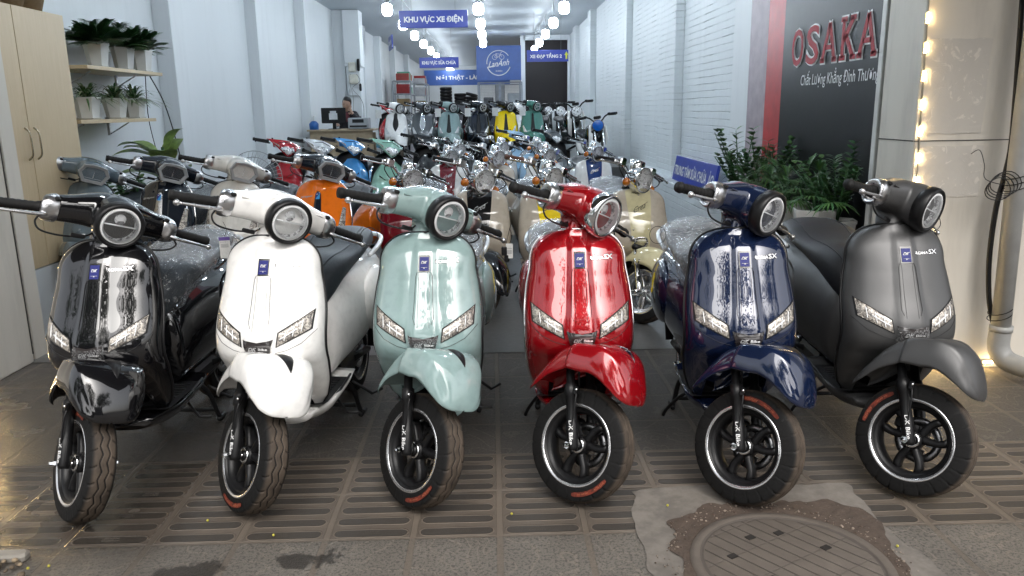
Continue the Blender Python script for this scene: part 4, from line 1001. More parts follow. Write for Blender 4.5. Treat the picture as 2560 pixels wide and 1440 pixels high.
def floorboard_mesh():
    if 'fb' in ME: return ME['fb']
    mb=MB(); rows=[]
    for i in range(13):
        y=.30+.36*i/12; rows.append([(x,y,.272+.012*sm(.36-y,0,.06)) for x in (-.158,-.1,-.05,0,.05,.1,.158)])
    mb.grid(rows,0)
    for i in range(9): mb.box((0,.37+.03*i,.276),(.27,.012,.007),0,bev=.003)
    # underside frame, stand and swing arm
    mb.tube([(-.08,.45,.20),(-.08,1.0,.22),(-.07,1.2,.24)],.016,0); mb.tube([(.08,.45,.20),(.08,1.0,.22),(.07,1.2,.24)],.016,0)
    mb.box((0,.88,.25),(.2,.3,.08),0,bev=.02)
    for s in (-1,1):
        mb.tube(spline([(s*.07,.80,.22),(s*.12,.82,.16),(s*.135,.86,.05),(s*.14,.88,.012)],4),.011,0)
        mb.tube([(s*.14,.86,.012),(s*.14,.93,.012)],.012,0)
        mb.tube([(s*.09,.95,.26),(s*.085,1.24,.22)],.018,0); mb.tube([(s*.11,1.22,.24),(s*.12,1.30,.52)],.02,0)
    mb.tube([(-.12,.86,.06),(.12,.86,.06)],.010,0)
    mb.tube(spline([(-.10,.60,.20),(-.15,.66,.14),(-.19,.74,.05),(-.2,.76,.015)],4),.008,0)
    mb.tube([(.13,.80,.20),(.20,.86,.12),(.24,.90,.13)],.007,0)
    mb.tube([(.10,.62,.20),(.16,.60,.13),(.22,.58,.14)],.006,0)
    ME['fb']=mb.mesh('fb',[FLOORP]); return ME['fb']
def seat_fn(off=0,n=36):
    S=[(.575,.05,.585,.655),(.60,.085,.57,.72),(.66,.115,.60,.775),(.76,.140,.66,.800),(.90,.155,.71,.800),(1.00,.162,.73,.812),(1.10,.160,.74,.842),(1.24,.145,.745,.850),(1.34,.115,.75,.840),(1.38,.05,.765,.815)]
    T=[[(a[0],a[i]) for a in S] for i in (1,2,3)]; rings=[]
    for i in range(45):
        y=.575+.805*i/44; w,z0,z1=(itp(y,t) for t in T); w+=off;z0-=off;z1+=off
        ring=[]
        for j in range(n):
            a=2*pi*j/n; c,s=math.cos(a),math.sin(a)
            ring.append((w*math.copysign(abs(c)**.8,c)*(1-.22*max(0,s)**2),y+(off*(i-22)/22),(z0+z1)/2+(z1-z0)/2*math.copysign(abs(s)**.62,s)))
        rings.append(ring)
    return rings
def seat_mesh():
    if 'seat' in ME: return ME['seat']
    mb=MB().loft(seat_fn(),0,caps=True)
    rr=seat_fn(.0015); path=[r[5] for r in rr[2:-2]]; mb.tube(path,.0025,0,5); path=[r[13] for r in rr[2:-2]]; mb.tube(path,.0025,0,5)
    ME['seat']=mb.mesh('seat',[SEATM]); return ME['seat']
def film_mesh(v=0):
    k='film%d'%v
    if k in ME: return ME[k]
    rr=seat_fn(.012,72); out=[]
    for i,r in enumerate(rr):
        ring=[]
        for (x,y,z) in r:
            p=Vector((x*9+v*7,y*9,z*9)); q=p*3.1
            d=.016*noise.noise(p)+.011*abs(noise.noise(q))+.006*noise.noise(q*2.3)
            n=Vector((x,0,(z-.72))).normalized(); 
            drop=-.035*max(0,-n.z)*(1+noise.noise(p*.6))
            ring.append((x+n.x*d,y+d*.5,z+n.z*d+drop))
        out.append(ring)
    mb=MB().loft(out,0,caps=True)
    # hanging loose sheet at the sides
    ME[k]=mb.mesh(k,[FILM]); return ME[k]
def rear_mesh():
    """grab rail and tail lamp"""
    if 'rail' in ME: return ME['rail']
    mb=MB(); mb.tube(spline([(-.165,1.08,.735),(-.178,1.22,.765),(-.14,1.38,.785),(0,1.43,.79),(.14,1.38,.785),(.178,1.22,.765),(.165,1.08,.735)],5),[.012]*31,0,8)
    ME['rail']=mb.mesh('rail',[ALU]); return ME['rail']
def tail_mesh():
    if 'tail' in ME: return ME['tail']
    mb=MB(); mb.box((0,1.455,.67),(.12,.05,.07),0,bev=.015); ME['tail']=mb.mesh('tail',[REDL]); return ME['tail']
def rearguard_mesh():
    if 'rg' in ME: return ME['rg']
    mb=MB(); rows=[]
    for i in range(16):
        a=R(20)+R(125)*i/15; rows.append([(x,1.24+(.235+.012*(1-(x/.06)**2))*math.cos(a),.205+(.235+.012*(1-(x/.06)**2))*math.sin(a)) for x in (-.06,-.04,0,.04,.06)])
    ME['rg']=mb.grid(rows).mesh('rg',[BLK],solid=.004); return ME['rg']
# --- handlebar group (steered) ---
LC=Vector((0,.255,.985))   # lamp face centre
def tilt_lamp(): return Matrix.Translation(LC)@Matrix.Rotation(R(6),4,'X')@Matrix.Translation(-LC)
def headset_mesh(kind='roma'):
    k='hs'+kind
    if k in ME: return ME[k]
    mb=MB(); y0=LC.y; z0=LC.z
    if kind=='hex':
        prof=[(.0,.100,.070),(.03,.104,.074),(.08,.098,.072),(.14,.075,.058),(.19,.04,.035),(.205,.005,.005)]
    else:
        prof=[(.012,.080,.080),(.03,.081,.081),(.07,.079,.080),(.12,.068,.072),(.17,.050,.055),(.20,.028,.03),(.21,.003,.003)]
    rings=[[(a*1,y0+h,z0+b+.008*h/.1) for a,b in ell(32,rx,rz,2.2)] for h,rx,rz in prof]
    mb.loft(rings,0,caps=True,T=tilt_lamp())
    A=[(0,.385,1.000,.084,.072),(.05,.38,1.000,.076,.068),(.09,.378,.996,.062,.060),(.13,.378,.990,.052,.053),(.17,.380,.984,.046,.049),(.188,.381,.982,.044,.048)]
    for s in (-1,1):
        rings=[]
        T=[[(q,a[i]) for q,a in enumerate(A)] for i in range(5)]
        for i in range(16):
            x,y,z,ry,rz=(itp(i/3,t) for t in T)
            rings.append([(s*x,y+u,z+v+.006) for u,v in ell(24,ry,rz,2.6)])
        mb.loft(rings if s>0 else [r[::-1] for r in rings],0,caps=True)
    rings=[[(u,y+v,z) for u,v in ell(28,rx,ry,2.3)] for z,y,rx,ry in ((.885,.375,.050,.050),(.93,.385,.048,.052),(.955,.385,.055,.065),(.98,.38,.07,.07))]
    mb.loft(rings,0,caps=True)
    me=mb.mesh(k,[CHR],weld=0,remesh=.0042,smoothit=10); ME[k]=me; return me
def lampring_mesh():
    if 'ring' in ME: return ME['ring']
    mb=MB(); c=(LC.x,LC.y,LC.z)
    mb.lathe([(.035,.078),(.03,.084),(.012,.087),(-.006,.086),(-.016,.081),(-.017,.074),(-.010,.069),(.0,.068),(.02,.068)],'y',c,0,64,T=tilt_lamp())
    ME['ring']=mb.mesh('ring',[BLK]); return ME['ring']
def lamp_mesh(bar=True):
    k='lamp%d'%bar
    if k in ME: return ME[k]
    mb=MB(); c=tuple(LC); T=tilt_lamp()
    mb.lathe([(-.009,.0695),(-.014,.066),(-.0145,.061),(-.010,.0575),(-.002,.057)],'y',c,1,64,T=T)
    mb.lathe([(-.003,.0575),(.012,.053),(.026,.038),(.032,.018),(.033,0.0005)],'y',c,0,64,T=T)
    if bar:
        mb.box((c[0],c[1]-.002,c[2]),(.110,.008,.0045),1,T=T,bev=.0015)
        mb.lathe([(-.001,.0005),(.002,.020),(.010,.024)],'y',(c[0],c[1]+.010,c[2]+.020),0,20,T=T)
    else:
        for q in range(5):
            a=pi/2+2*pi*q/5; mb.tube([(c[0],c[1]+.006,c[2]),(c[0]+.05*math.cos(a),c[1]+.004,c[2]+.05*math.sin(a))],.006,0,6,T=T)
    ME[k]=mb.mesh(k,[REFL,HALO]); return ME[k]
def lens_mesh():
    if 'lens' in ME: return ME['lens']
    mb=MB(); mb.lathe([(-.012,.066),(-.017,.060),(-.021,.045),(-.024,.025),(-.025,.0005)],'y',tuple(LC),0,48,T=tilt_lamp())
    ME['lens']=mb.mesh('lens',[LENS]); return ME['lens']
def hex_pts(w,h): return [(-w,0.05*h),(-w*.72,h*.85),(-w*.2,h),(w*.2,h),(w*.72,h*.85),(w,.05*h),(w*.66,-h),(-w*.66,-h)]
def hexlamp_mesh(part):
    k='hexl'+part
    if k in ME: return ME[k]
    mb=MB(); T=tilt_lamp(); c=LC
    def ring(w,h,y):
        P=hex_pts(w,h); out=[]
        for i in range(len(P)):
            a=Vector(P[i]);b=Vector(P[(i+1)%len(P)])
            for q in range(4): p=a.lerp(b,q/4); out.append((c.x+p.x,c.y+y,c.z+p.y))
        return out
    if part=='ring': mb.loft([ring(.098,.062,.03),ring(.102,.066,-.004),ring(.098,.063,-.014),ring(.080,.046,-.010),ring(.078,.044,.0)],0,T=T,smooth=False)
    elif part=='lamp':
        mb.loft([ring(.079,.045,-.002),ring(.07,.038,.012),ring(.03,.015,.022),ring(.001,.001,.024)],0,T=T,smooth=False)
        mb.box((c.x,c.y+.006,c.z),(.005,.012,.06),0,T=T)
        for s in (-1,1): mb.ball((c.x+s*.036,c.y+.014,c.z),.026,0,12,(1,.4,.9),T=T)
        mb.box((c.x,c.y+.003,c.z-.033),(.11,.006,.003),1,T=T)
    else: mb.loft([ring(.080,.046,-.008),ring(.05,.028,-.014),ring(.001,.001,-.016)],0,T=T)
    ME[k]=mb.mesh(k,{'ring':[mat('grey_lamp_surround',(.32,.33,.34),.35)],'lamp':[REFL,HALO],'lens':[LENS]}[part]); return ME[k]
def collar_mesh(s):
    k='col%d'%s
    if k in ME: return ME[k]
    mb=MB(); rings=[]
    for x,y,z,ry,rz in ((.182,.381,.986,.045,.049),(.189,.381,.986,.048,.052),(.205,.382,.984,.047,.051),(.222,.383,.982,.042,.046),(.226,.384,.981,.037,.041),(.20,.384,.98,.022,.022)):
        rings.append([(s*(x+(.014*(-u/ry) if 0.19<x<.23 else 0)),y+u,z+v) for u,v in ell(24,ry,rz,2.3)])
    mb.loft(rings if s>0 else [r[::-1] for r in rings],0)
    mb.tube([(s*.20,.345,.965),(s*.235,.352,.958),(s*.25,.36,.957)],[.008,.006,.004],0,8)
    ME[k]=mb.mesh(k,[ALU]); return ME[k]
def grip_mesh(s):
    k='grip%d'%s
    if k in ME: return ME[k]
    mb=MB(); P=[];rr=[]
    for i in range(30):
        t=i/29; P.append((s*(.215+.175*t),.384+.012*t,.981-.016*t)); r=.0182
        if t<.10: r=.024
        elif t<.16: r=.0205
        elif t>.965: r=.019
        elif t>.93: r=.0212
        elif i%3==0: r=.0172
        rr.append(r)
    mb.tube(P,rr,0,16)
    mb.box((s*.192,.345,1.025),(.018,.02,.014),0,bev=.004)
    ME[k]=mb.mesh(k,[RUB]); return ME[k]
def lever_mesh(s,black=False):
    k='lev%d%d'%(s,black)
    if k in ME: return ME[k]
    mb=MB(); P=spline([(s*.205,.352,.968),(s*.24,.335,.963),(s*.30,.333,.958),(s*.37,.342,.952)],5)
    mb.tube(P,[.008]*6+[.0065]*5+[.0055]*(len(P)-11),0,10); mb.ball((s*.377,.343,.951),.0115,0,14)
    ME[k]=mb.mesh(k,[ALU]); return ME[k]
def cable_mesh(q):
    k='cab%d'%q
    if k in ME: return ME[k]
    mb=MB()
    if q<0: mb.tube(spline([(-.235,.355,.957),(-.245,.35,.93),(-.225,.34,.905),(-.16,.34,.898),(-.08,.36,.905),(-.045,.38,.92)],6),.0035,0,6); mb.box((-.10,.350,.905),(.05,.012,.016),0,bev=.004)
    else: mb.tube(spline([(.235,.355,.957),(.25,.35,.935),(.22,.35,.91),(.15,.35,.90),(.05,.38,.91)],6),.0035,0,6)
    ME[k]=mb.mesh(k,[BLK]); return ME[k]
def switch_mesh(s):
    k='sw%d'%s
    if k in ME: return ME[k]
    mb=MB(); T=Matrix.Translation((s*.132,.340,1.018))@Matrix.Rotation(R(-38),4,'X')
    v=[(-.034,-.012),(.034,-.012),(.024,.016),(-.026,.016)]
    mb.loft([[(x,y,0) for x,y in v],[(x,y,.006) for x,y in v],[(x*.86,y*.78,.0075) for x,y in v]],0,True,T=T,smooth=False)
    mb.lathe([(.0078,0),(.0078,.0062)],'z',(.002*s,-.001,0),1,16,T=T)
    ME[k]=mb.mesh(k,[CHR,GLB]); return ME[k]
def plastic_ring(parent,M):
    pass
# ---------------- vehicle builders ----------------
def inst(root,name,me,M=None,ov=None,parent=None,label=None): return O(name,me,parent or root,M,ov,label)
def wheel(root,name,pos,M,spoke='split',prt=True,Rt=.205):
    L=Matrix.Translation(Vector(pos)); M2=(M@L) if M is not None else L
    w=inst(root,name,wheel_mesh(spoke),M2); t=O('tyre',tyre_mesh(),w)
    if prt: O('size_print',sidewall_print(),w,Matrix.Rotation(prt if prt is not True else 0,4,'X'))
    return w
def roma(x,y,rz,phi,pm,label,trim=BLK,ring=BLK,wrap=None,z=0,kind='roma',seat=SEATM,orn=BLK,group=None,prt=True,center=None,centerm=BLK,rail=ALU,detail=True,film_scraps=0,legm=None,lampbar=True,headm=None,bodym=None):
    root=E('motor_scooter',(x,y,z),rz,label,'scooter',group); S=steer(phi); pmh=headm or pm
    inst(root,'leg_shield',SH.mesh(),ov={0:pm}); inst(root,'inner_panel',SH.inner()); inst(root,'edge_trim',SH.edge(),ov={0:trim})
    sb=inst(root,'side_body',body_mesh(),ov={0:bodym or pm}); [O('side_cowl',bulge_mesh(q),sb,ov={0:bodym or pm}) for q in (-1,1)]
    inst(root,'belly_panel',belly_mesh(),ov={0:pm}); inst(root,'floorboard',floorboard_mesh())
    st=inst(root,'seat',seat_mesh(),ov={0:seat})
    if wrap is not None: O('plastic_wrap',film_mesh(wrap),st,label='clear crumpled plastic wrap over the seat')
    inst(root,'grab_rail',rear_mesh(),ov={0:rail}); inst(root,'tail_lamp',tail_mesh()); inst(root,'rear_mudguard',rearguard_mesh())
    wheel(root,'rear_wheel',(0,1.24,.205),None,prt=False)
    wheel(root,'front_wheel',(0,0,.205),S,prt=prt)
    inst(root,'fork',fork_mesh(),S)
    f=inst(root,'front_fender',fender_mesh('roma'),S,ov={0:pm})
    if detail: O('fender_ornament',fender_trim_mesh(),f,ov={0:orn})
    h=inst(root,'handlebar_cover',headset_mesh('hex' if kind=='hex' else 'roma'),S,ov={0:pmh})
    for s in (-1,1):
        O('switch_plate',switch_mesh(s),h,ov={0:pmh}); inst(root,'handlebar_collar',collar_mesh(s),S,ov={0:BLK} if not detail else None)
        inst(root,'grip',grip_mesh(s),S); inst(root,'brake_lever',lever_mesh(s),S)
    [inst(root,'brake_cable',cable_mesh(q),S) for q in (-1,1)]
    if kind=='hex':
        l=inst(root,'headlamp',hexlamp_mesh('lamp'),S); O('lamp_surround',hexlamp_mesh('ring'),l); O('lamp_lens',hexlamp_mesh('lens'),l)
    else:
        l=inst(root,'headlamp',lamp_mesh(lampbar),S); O('lamp_ring',lampring_mesh(),l,ov={0:ring}); O('lamp_lens',lens_mesh(),l)
    if kind=='roma':
        for s in (-1,1): inst(root,'indicator',signal_mesh(s))
        inst(root,'front_badge',badge_mesh()); inst(root,'emblem',emblem_mesh()); inst(root,'name_lettering',nametext_mesh()); inst(root,'panel_lines',seams_mesh(),ov={0:SEAM})
        for k in range(film_scraps): inst(root,'film_scrap',scrap_mesh(k))
    elif kind=='hex':
        for s in (-1,1): inst(root,'indicator',slim_signal(s))
        inst(root,'emblem',hexemblem_mesh()); inst(root,'name_lettering',hexname_mesh()); inst(root,'centre_strip',strip_mesh(0),ov={0:centerm})
    elif kind=='far':
        for s in (-1,1): inst(root,'indicator',drop_signal(s))
        inst(root,'centre_strip',strip_mesh(center or 1),ov={0:centerm})
    return root
def scrap_mesh(k):
    key='scrap%d'%k
    if key in ME: return ME[key]
    mb=MB(); rows=[]
    if k==0: cx,cz,w,h=.0,.528,.115,.062
    elif k==1: cx,cz,w,h=.135,.62,.11,.07
    else: cx,cz,w,h=-.135,.60,.10,.07
    for i in range(22):
        r=[]
        for j in range(16):
            u=-1+2*i/21; v=-1+2*j/15; n=noise.noise(Vector((i*.3,j*.33,k*5.)))
            x=cx+u*w/2*(1+.12*n); z=cz+v*h/2*(1+.2*n)+.35*abs(u)*.02; r.append((x,SH.y(abs(x),max(z,.53),.011+.007*abs(noise.noise(Vector((i*.6,j*.6,k))))),z))
        rows.append(r)
    ME[key]=MB().grid(rows).mesh(key,[FILM2]); return ME[key]
def slim_signal(s):
    k='slim%d'%s
    if k in ME: return ME[k]
    mb=MB(); q=[(s*.135,.60),(s*.160,.745),(s*.178,.735),(s*.180,.615)]
    mb.grid(SH.patch(q,.004,12,5,bulge=.006),0); ME[k]=mb.mesh(k,[SIGL]); return ME[k]
def drop_signal(s):
    k='drop%d'%s
    if k in ME: return ME[k]
    mb=MB(); q=[(s*.10,.555),(s*.165,.67),(s*.180,.655),(s*.160,.555)]
    mb.grid(SH.patch(q,.004,12,5,bulge=.006),0); ME[k]=mb.mesh(k,[ALU]); return ME[k]
def strip_mesh(v):
    k='strip%d'%v
    if k in ME: return ME[k]
    mb=MB(); rows=[]
    if v==0: tab=[(.60,.034),(.70,.029),(.80,.022),(.852,.018)]; z0,z1=.60,.852
    elif v==1: tab=[(.56,.045),(.65,.034),(.78,.022),(.86,.018)]; z0,z1=.56,.875
    else: tab=[(.60,.012),(.68,.045),(.74,.050),(.83,.034),(.91,.030)]; z0,z1=.60,.912
    for i in range(25):
        z=z0+(z1-z0)*i/24; w=itp(z,tab); e=min(1,(min(i,24-i)+.3)/2)**.5; rows.append([(w*u*e,SH.y(abs(w*u*e),z,.004+.006*(1-abs(u)**3)),z) for u in (-1,-.75,-.4,0,.4,.75,1)])
    mb.grid(rows,0); ME[k]=mb.mesh(k,[BLK]); return ME[k]
def hexemblem_mesh():
    if 'he' in ME: return ME['he']
    mb=MB(); q=[(-.015,.802),(.015,.802),(.015,.843),(-.015,.843)]
    f=lambda x,z,o:(x,SH.y(abs(x),z,o),z)
    mb.add([f(-.014,.803,.0125),f(.014,.803,.0125),f(.014,.842,.0125)],[(0,1,2)],1,False); mb.add([f(-.014,.803,.0125),f(.014,.842,.0125),f(-.014,.842,.0125)],[(0,1,2)],0,False)
    put_text(mb,'DK',.012,.006,lambda x,y:f(x-.004,.834+y,.0135),.04,.2,2)
    ME['he']=mb.mesh('he',[DKBL,mat('badge_light_blue',(.05,.35,.75),.25,coat=1),WHT]); return ME['he']
def hexname_mesh():
    if 'hn' in ME: return ME['hn']
    mb=MB(); put_text(mb,'GX Neptuno',.085,.016,lambda x,y:(x-.085,SH.y(abs(x-.085),.815+y+x*.16,.003),.815+y+x*.16),.02,.35,0)
    ME['hn']=mb.mesh('hn',[SILV],solid=.001); return ME['hn']
# ---------- retro moped ----------
RLC=Vector((0,.265,.925))
def retro_lamp(part):
    k='rl'+part
    if k in ME: return ME[k]
    mb=MB(); c=tuple(RLC)
    if part=='shell':
        mb.lathe([(-.012,.080),(-.018,.084),(-.012,.088),(.0,.089),(.03,.088),(.07,.080),(.11,.062),(.135,.035),(.142,.001)],'y',c,0,48)
    elif part=='lamp':
        mb.lathe([(-.010,.081),(.01,.074),(.028,.05),(.036,.02),(.037,.001)],'y',c,0,48)
        mb.box((c[0],c[1]-.002,c[2]+.01),(.1,.006,.004),0)
    else: mb.lathe([(-.013,.080),(-.020,.07),(-.027,.045),(-.030,.02),(-.031,.001)],'y',c,0,48)
    ME[k]=mb.mesh(k,[{'shell':CHR,'lamp':REFL,'lens':LENS}[part]]); return ME[k]
def retro_bar():
    if 'rb' in ME: return ME['rb']
    mb=MB()
    for s in (-1,1):
        mb.tube(spline([(0,.37,.93),(s*.06,.37,.95),(s*.12,.365,.985),(s*.20,.375,.99),(s*.36,.40,.975)],5),.011,0,10)
        mb.box((s*.165,.350,1.005),(.06,.045,.060),0,bev=.008); mb.lathe([(-.002,.012),(-.006,.011),(-.008,.0)],'y',(s*.165,.338,1.008),1,12)
        mb.tube(spline([(s*.175,.335,.99),(s*.24,.325,.985),(s*.36,.345,.975)],5),[.008]*5+[.006]*6,0,8); mb.ball((s*.365,.345,.974),.010,0,10)
        mb.box((s*.205,.375,1.0),(.035,.032,.034),0,bev=.008)
    mb.lathe([(-.03,.05),(.01,.055),(.045,.052),(.05,.045),(.05,0)],'z',(0,.35,1.0),0,28)
    mb.tube([(0,.40,.84),(0,.36,.98)],.03,0,12)
    for s in (-1,1): mb.tube([(s*.045,.37,.86),(s*.04,.335,.96)],.016,0,10)
    ME['rb']=mb.mesh('rb',[CHR,GLB]); return ME['rb']
def retro_grip(s):
    k='rg%d'%s
    if k in ME: return ME[k]
    mb=MB(); mb.tube([(s*(.225+.14*t),.376+.024*t,1.0-.015*t) for t in (0,.02,.1,.12,.5,.9,.95,1)],[.02,.02,.018,.0155,.016,.0155,.019,.018],0,12)
    ME[k]=mb.mesh(k,[BLK]); return ME[k]
def retro_sig(s):
    k='rs%d'%s
    if k in ME: return ME[k]
    mb=MB(); c=(s*.135,.29,.885); mb.lathe([(-.026,.0005),(-.024,.012),(-.014,.024),(0,.030),(.006,.030)],'y',c,0,20)
    mb.lathe([(.006,.031),(.012,.030),(.03,.018),(.034,.001)],'y',c,1,20); mb.tube([(s*.06,.33,.90),(s*.13,.315,.887)],.006,1,6)
    ME[k]=mb.mesh(k,[AMB,CHR]); return ME[k]
def retro_cables():
    if 'rc' in ME: return ME['rc']
    mb=MB()
    for s in (-1,1):
        mb.tube(spline([(s*.19,.345,.985),(s*.22,.30,.95),(s*.16,.29,.90),(s*.06,.33,.88),(s*.02,.36,.85)],5),.004,0,6)
        mb.tube(spline([(s*.15,.35,.98),(s*.13,.30,.93),(s*.07,.32,.90),(s*.03,.35,.86)],5),.0035,0,6)
        mb.tube(spline([(s*.10,.36,.99),(s*.11,.31,.95),(s*.04,.33,.91),(-s*.02,.35,.86)],5),.003,0,6)
    ME['rc']=mb.mesh('rc',[BLK]); return ME['rc']
def retro_panel():
    if 'rp' in ME: return ME['rp']
    mb=MB(); rows=[]
    for i in range(31):
        z=.445+(.862-.445)*i/30; w=itp(z,[(.44,.062),(.6,.068),(.8,.085),(.87,.086)]); w=min(w,SR.w(z)*.98)
        rows.append([(w*u,SR.y(abs(w*u),z,.003+.002*(1-u**4)),z) for u in (-1,-.9,-.6,-.3,0,.3,.6,.9,1)])
    mb.grid(rows,0); ME['rp']=mb.mesh('rp',[CHR]); return ME['rp']
def retro_grille():
    if 'rgr' in ME: return ME['rgr']
    mb=MB(); f=lambda x,z,o:(x,SR.y(abs(x),z,o),z); c=.515
    P=ell(32,.046,.034,2.6)
    mb.tube([f(x,c+z,.006) for x,z in P+[P[0]]],.005,0,8)
    mb.add([f(x*.95,c+z*.95,.0055) for x,z in P],[tuple(range(32))],1,False)
    for i in range(-6,7):
        x0=i*.0068; h=.034*max(0,1-(abs(x0)/.046)**2.6)**.4
        mb.tube([f(x0-.006,c-h*.9,.007),f(x0+.006,c+h*.9,.007)],.0013,0,4)
    ME['rgr']=mb.mesh('rgr',[CHR,GLB]); return ME['rgr']
def retro_text():
    if 'rt' in ME: return ME['rt']
    mb=MB(); f=lambda x,z,o:(x,SR.y(abs(x),z,o),z)
    put_text(mb,'NIOSHIMA',.085,.012,lambda x,y:f(x,.838+y,.008),.01,0,0)
    put_text(mb,'Crea',.085,.034,lambda x,y:f(x,.742+y+x*.4,.008),.0,.45,0)
    mb.tube([f(-.03+.09*t,.728+.05*t,.008) for t in (0,.25,.5,.75,1)],.0014,0,4)
    for s in (-1,1): mb.ball(f(s*.052,.60,.006),.006,1,8)
    mb.ball(f(0,.822,.006),.006,1,8)
    ME['rt']=mb.mesh('rt',[SILV,CHR],solid=0); return ME['rt']
def retro(x,y,rz,phi,pm,cm,label,group=None,z=0,wrap=0,txt=SILV,fm=None,grip=BLK,shieldm=None):
    root=E('retro_moped',(x,y,z),rz,label,'moped',group); S=steer(phi)
    inst(root,'leg_shield',SR.mesh(),ov={0:shieldm or pm}); inst(root,'inner_panel',SR.inner()); inst(root,'centre_panel',retro_panel(),ov={0:cm})
    inst(root,'lettering',retro_text(),ov={0:txt}); inst(root,'horn_grille',retro_grille())
    inst(root,'side_body',body_mesh(),ov={0:pm}); inst(root,'belly_panel',belly_mesh(),ov={0:pm}); inst(root,'floorboard',floorboard_mesh())
    st=inst(root,'seat',seat_mesh(),ov={0:SEATM})
    if wrap is not None: O('plastic_wrap',film_mesh(wrap),st)
    inst(root,'grab_rail',rear_mesh(),ov={0:CHR}); inst(root,'tail_lamp',tail_mesh())
    wheel(root,'rear_wheel',(0,1.24,.205),None,'spoke',False); wheel(root,'front_wheel',(0,0,.205),S,'spoke',False)
    inst(root,'fork',fork_mesh(True,.46),S); inst(root,'front_fender',fender_mesh('retro'),S,ov={0:fm or cm})
    inst(root,'handlebar',retro_bar(),S); inst(root,'cables',retro_cables(),S)
    l=inst(root,'headlamp',retro_lamp('shell'),S); O('reflector',retro_lamp('lamp'),l); O('lamp_lens',retro_lamp('lens'),l)
    for s in (-1,1): inst(root,'indicator',retro_sig(s),S); inst(root,'grip',retro_grip(s),S,ov={0:grip})
    return root
# ---------- sporty scooter with pointed handlebar cowl ----------
def cowl_mesh():
    if 'cowlD' in ME: return ME['cowlD']
    mb=MB(); rows=[]
    def P(u,v):   # u -1..1 across, v 0 bottom..1 top
        hw=.215*(1-.25*(1-v)); x=hw*u; au=abs(u)
        zt=1.04-.035*au**1.5; zb=.86+.11*au**1.1
        z=zb+(zt-zb)*v; y=.235+.12*au**1.7+.11*v**1.6+.03*(1-v)**2
        return (x,y,z)
    for i in range(29): rows.append([P(-1+i/14,j/14) for j in range(15)])
    mb.grid(rows,0)
    rows=[[(x,y+.16*(1-abs(x)/.3),z-.015) for x,y,z in r[12:]] for r in rows]
    mb.grid([[P(-1+i/14,1),(P(-1+i/14,1)[0]*.95,.42,1.0)] for i in range(29)],0)
    mb.grid([[P(-1+i/14,0),(P(-1+i/14,0)[0]*.8,.42,.93)] for i in range(29)],0)
    ME['P']=P; ME['cowlD']=mb.mesh('cowlD',[CHR]); return ME['cowlD']
def cowl_lamp(part):
    k='cl'+part
    if k in ME: return ME[k]
    cowl_mesh(); P=ME['P']; mb=MB()
    def Q(u,v,o): p=P(u,v); return (p[0],p[1]-o,p[2])
    if part=='lamp':
        rows=[]
        for i in range(15):
            u=-.52+1.04*i/14; e=1-(abs(u)/.54)**2.5; rows.append([Q(u,.06+.10*abs(u)+(.50+.16*abs(u))*e*t+.02,.004+.022*math.sin(pi*t)*e) for t in [j/8 for j in range(9)]])
        mb.grid(rows,0)
    else:
        for s in (-1,1):
            rows=[[Q(s*(.58+.30*i/6),.22+.25*i/6+.26*t*(1-.5*i/6),.006) for t in (0,.33,.66,1)] for i in range(7)]; mb.grid(rows,0)
            mb.tube([Q(s*u,.62+.3*(1-u),.004) for u in (.0,.2,.4,.55)],.003,1,5)
    ME[k]=mb.mesh(k,[REFL if part=='lamp' else SIGL,GLB]); return ME[k]
def cub(x,y,rz,phi,pm,label,group=None,z=0):
    root=E('commuter_scooter',(x,y,z),rz,label,'scooter',group); S=steer(phi)
    inst(root,'handlebar_cover',cowl_mesh(),S,ov={0:pm}); inst(root,'headlamp',cowl_lamp('lamp'),S); inst(root,'indicator',cowl_lamp('sig'),S)
    for s in (-1,1): inst(root,'grip',grip_mesh(s),S); inst(root,'brake_lever',lever_mesh(s),S,ov={0:BLK})
    sh=inst(root,'leg_shield',cubshield_mesh(),ov={0:pm}); O('mouth_vent',cubvent_mesh(),sh)
    inst(root,'inner_panel',SH.inner()); inst(root,'side_body',body_mesh(),ov={0:pm}); inst(root,'floorboard',floorboard_mesh()); inst(root,'seat',seat_mesh())
    wheel(root,'rear_wheel',(0,1.24,.205),None,'split',False); wheel(root,'front_wheel',(0,0,.205),S,'split',False)
    inst(root,'fork',fork_mesh(),S); inst(root,'front_fender',fender_mesh('roma'),S,ov={0:pm})
    return root
def cubshield_mesh():
    if 'cs' in ME: return ME['cs']
    mb=MB(); rows=[]
    W=[(.30,.10),(.45,.17),(.60,.20),(.72,.185),(.82,.13),(.87,.075)]; Y=[(.30,.26),(.45,.13),(.55,.10),(.62,.16),(.75,.24),(.87,.32)]
    for i in range(41):
        z=.30+.57*i/40; w=itp(z,W); r=[]
        for j in range(33):
            u=-1+j/16; au=abs(u); y=itp(z,Y)+.13*au**2.2-.02*math.exp(-((au-.45)/.12)**2)+.03*math.exp(-((z-.64)/.03)**2)*(1-au)
            r.append((w*math.sin(u*pi/2),y,z-.03*au*au*sm(z,.5,.8)))
        rows.append(r)
    mb.grid(rows); ME['cs']=mb.mesh('cs',[CHR],solid=.005); return ME['cs']
def cubvent_mesh():
    if 'cv' in ME: return ME['cv']
    mb=MB()
    for s in (-1,1): mb.tube([(s*.03,.20,.66),(s*.09,.215,.70),(s*.12,.25,.725)],[.004,.008,.003],0,6)
    mb.tube([(-.08,.17,.60),(0,.145,.585),(.08,.17,.60)],[.003,.007,.003],0,6)
    ME['cv']=mb.mesh('cv',[GLB]); return ME['cv']
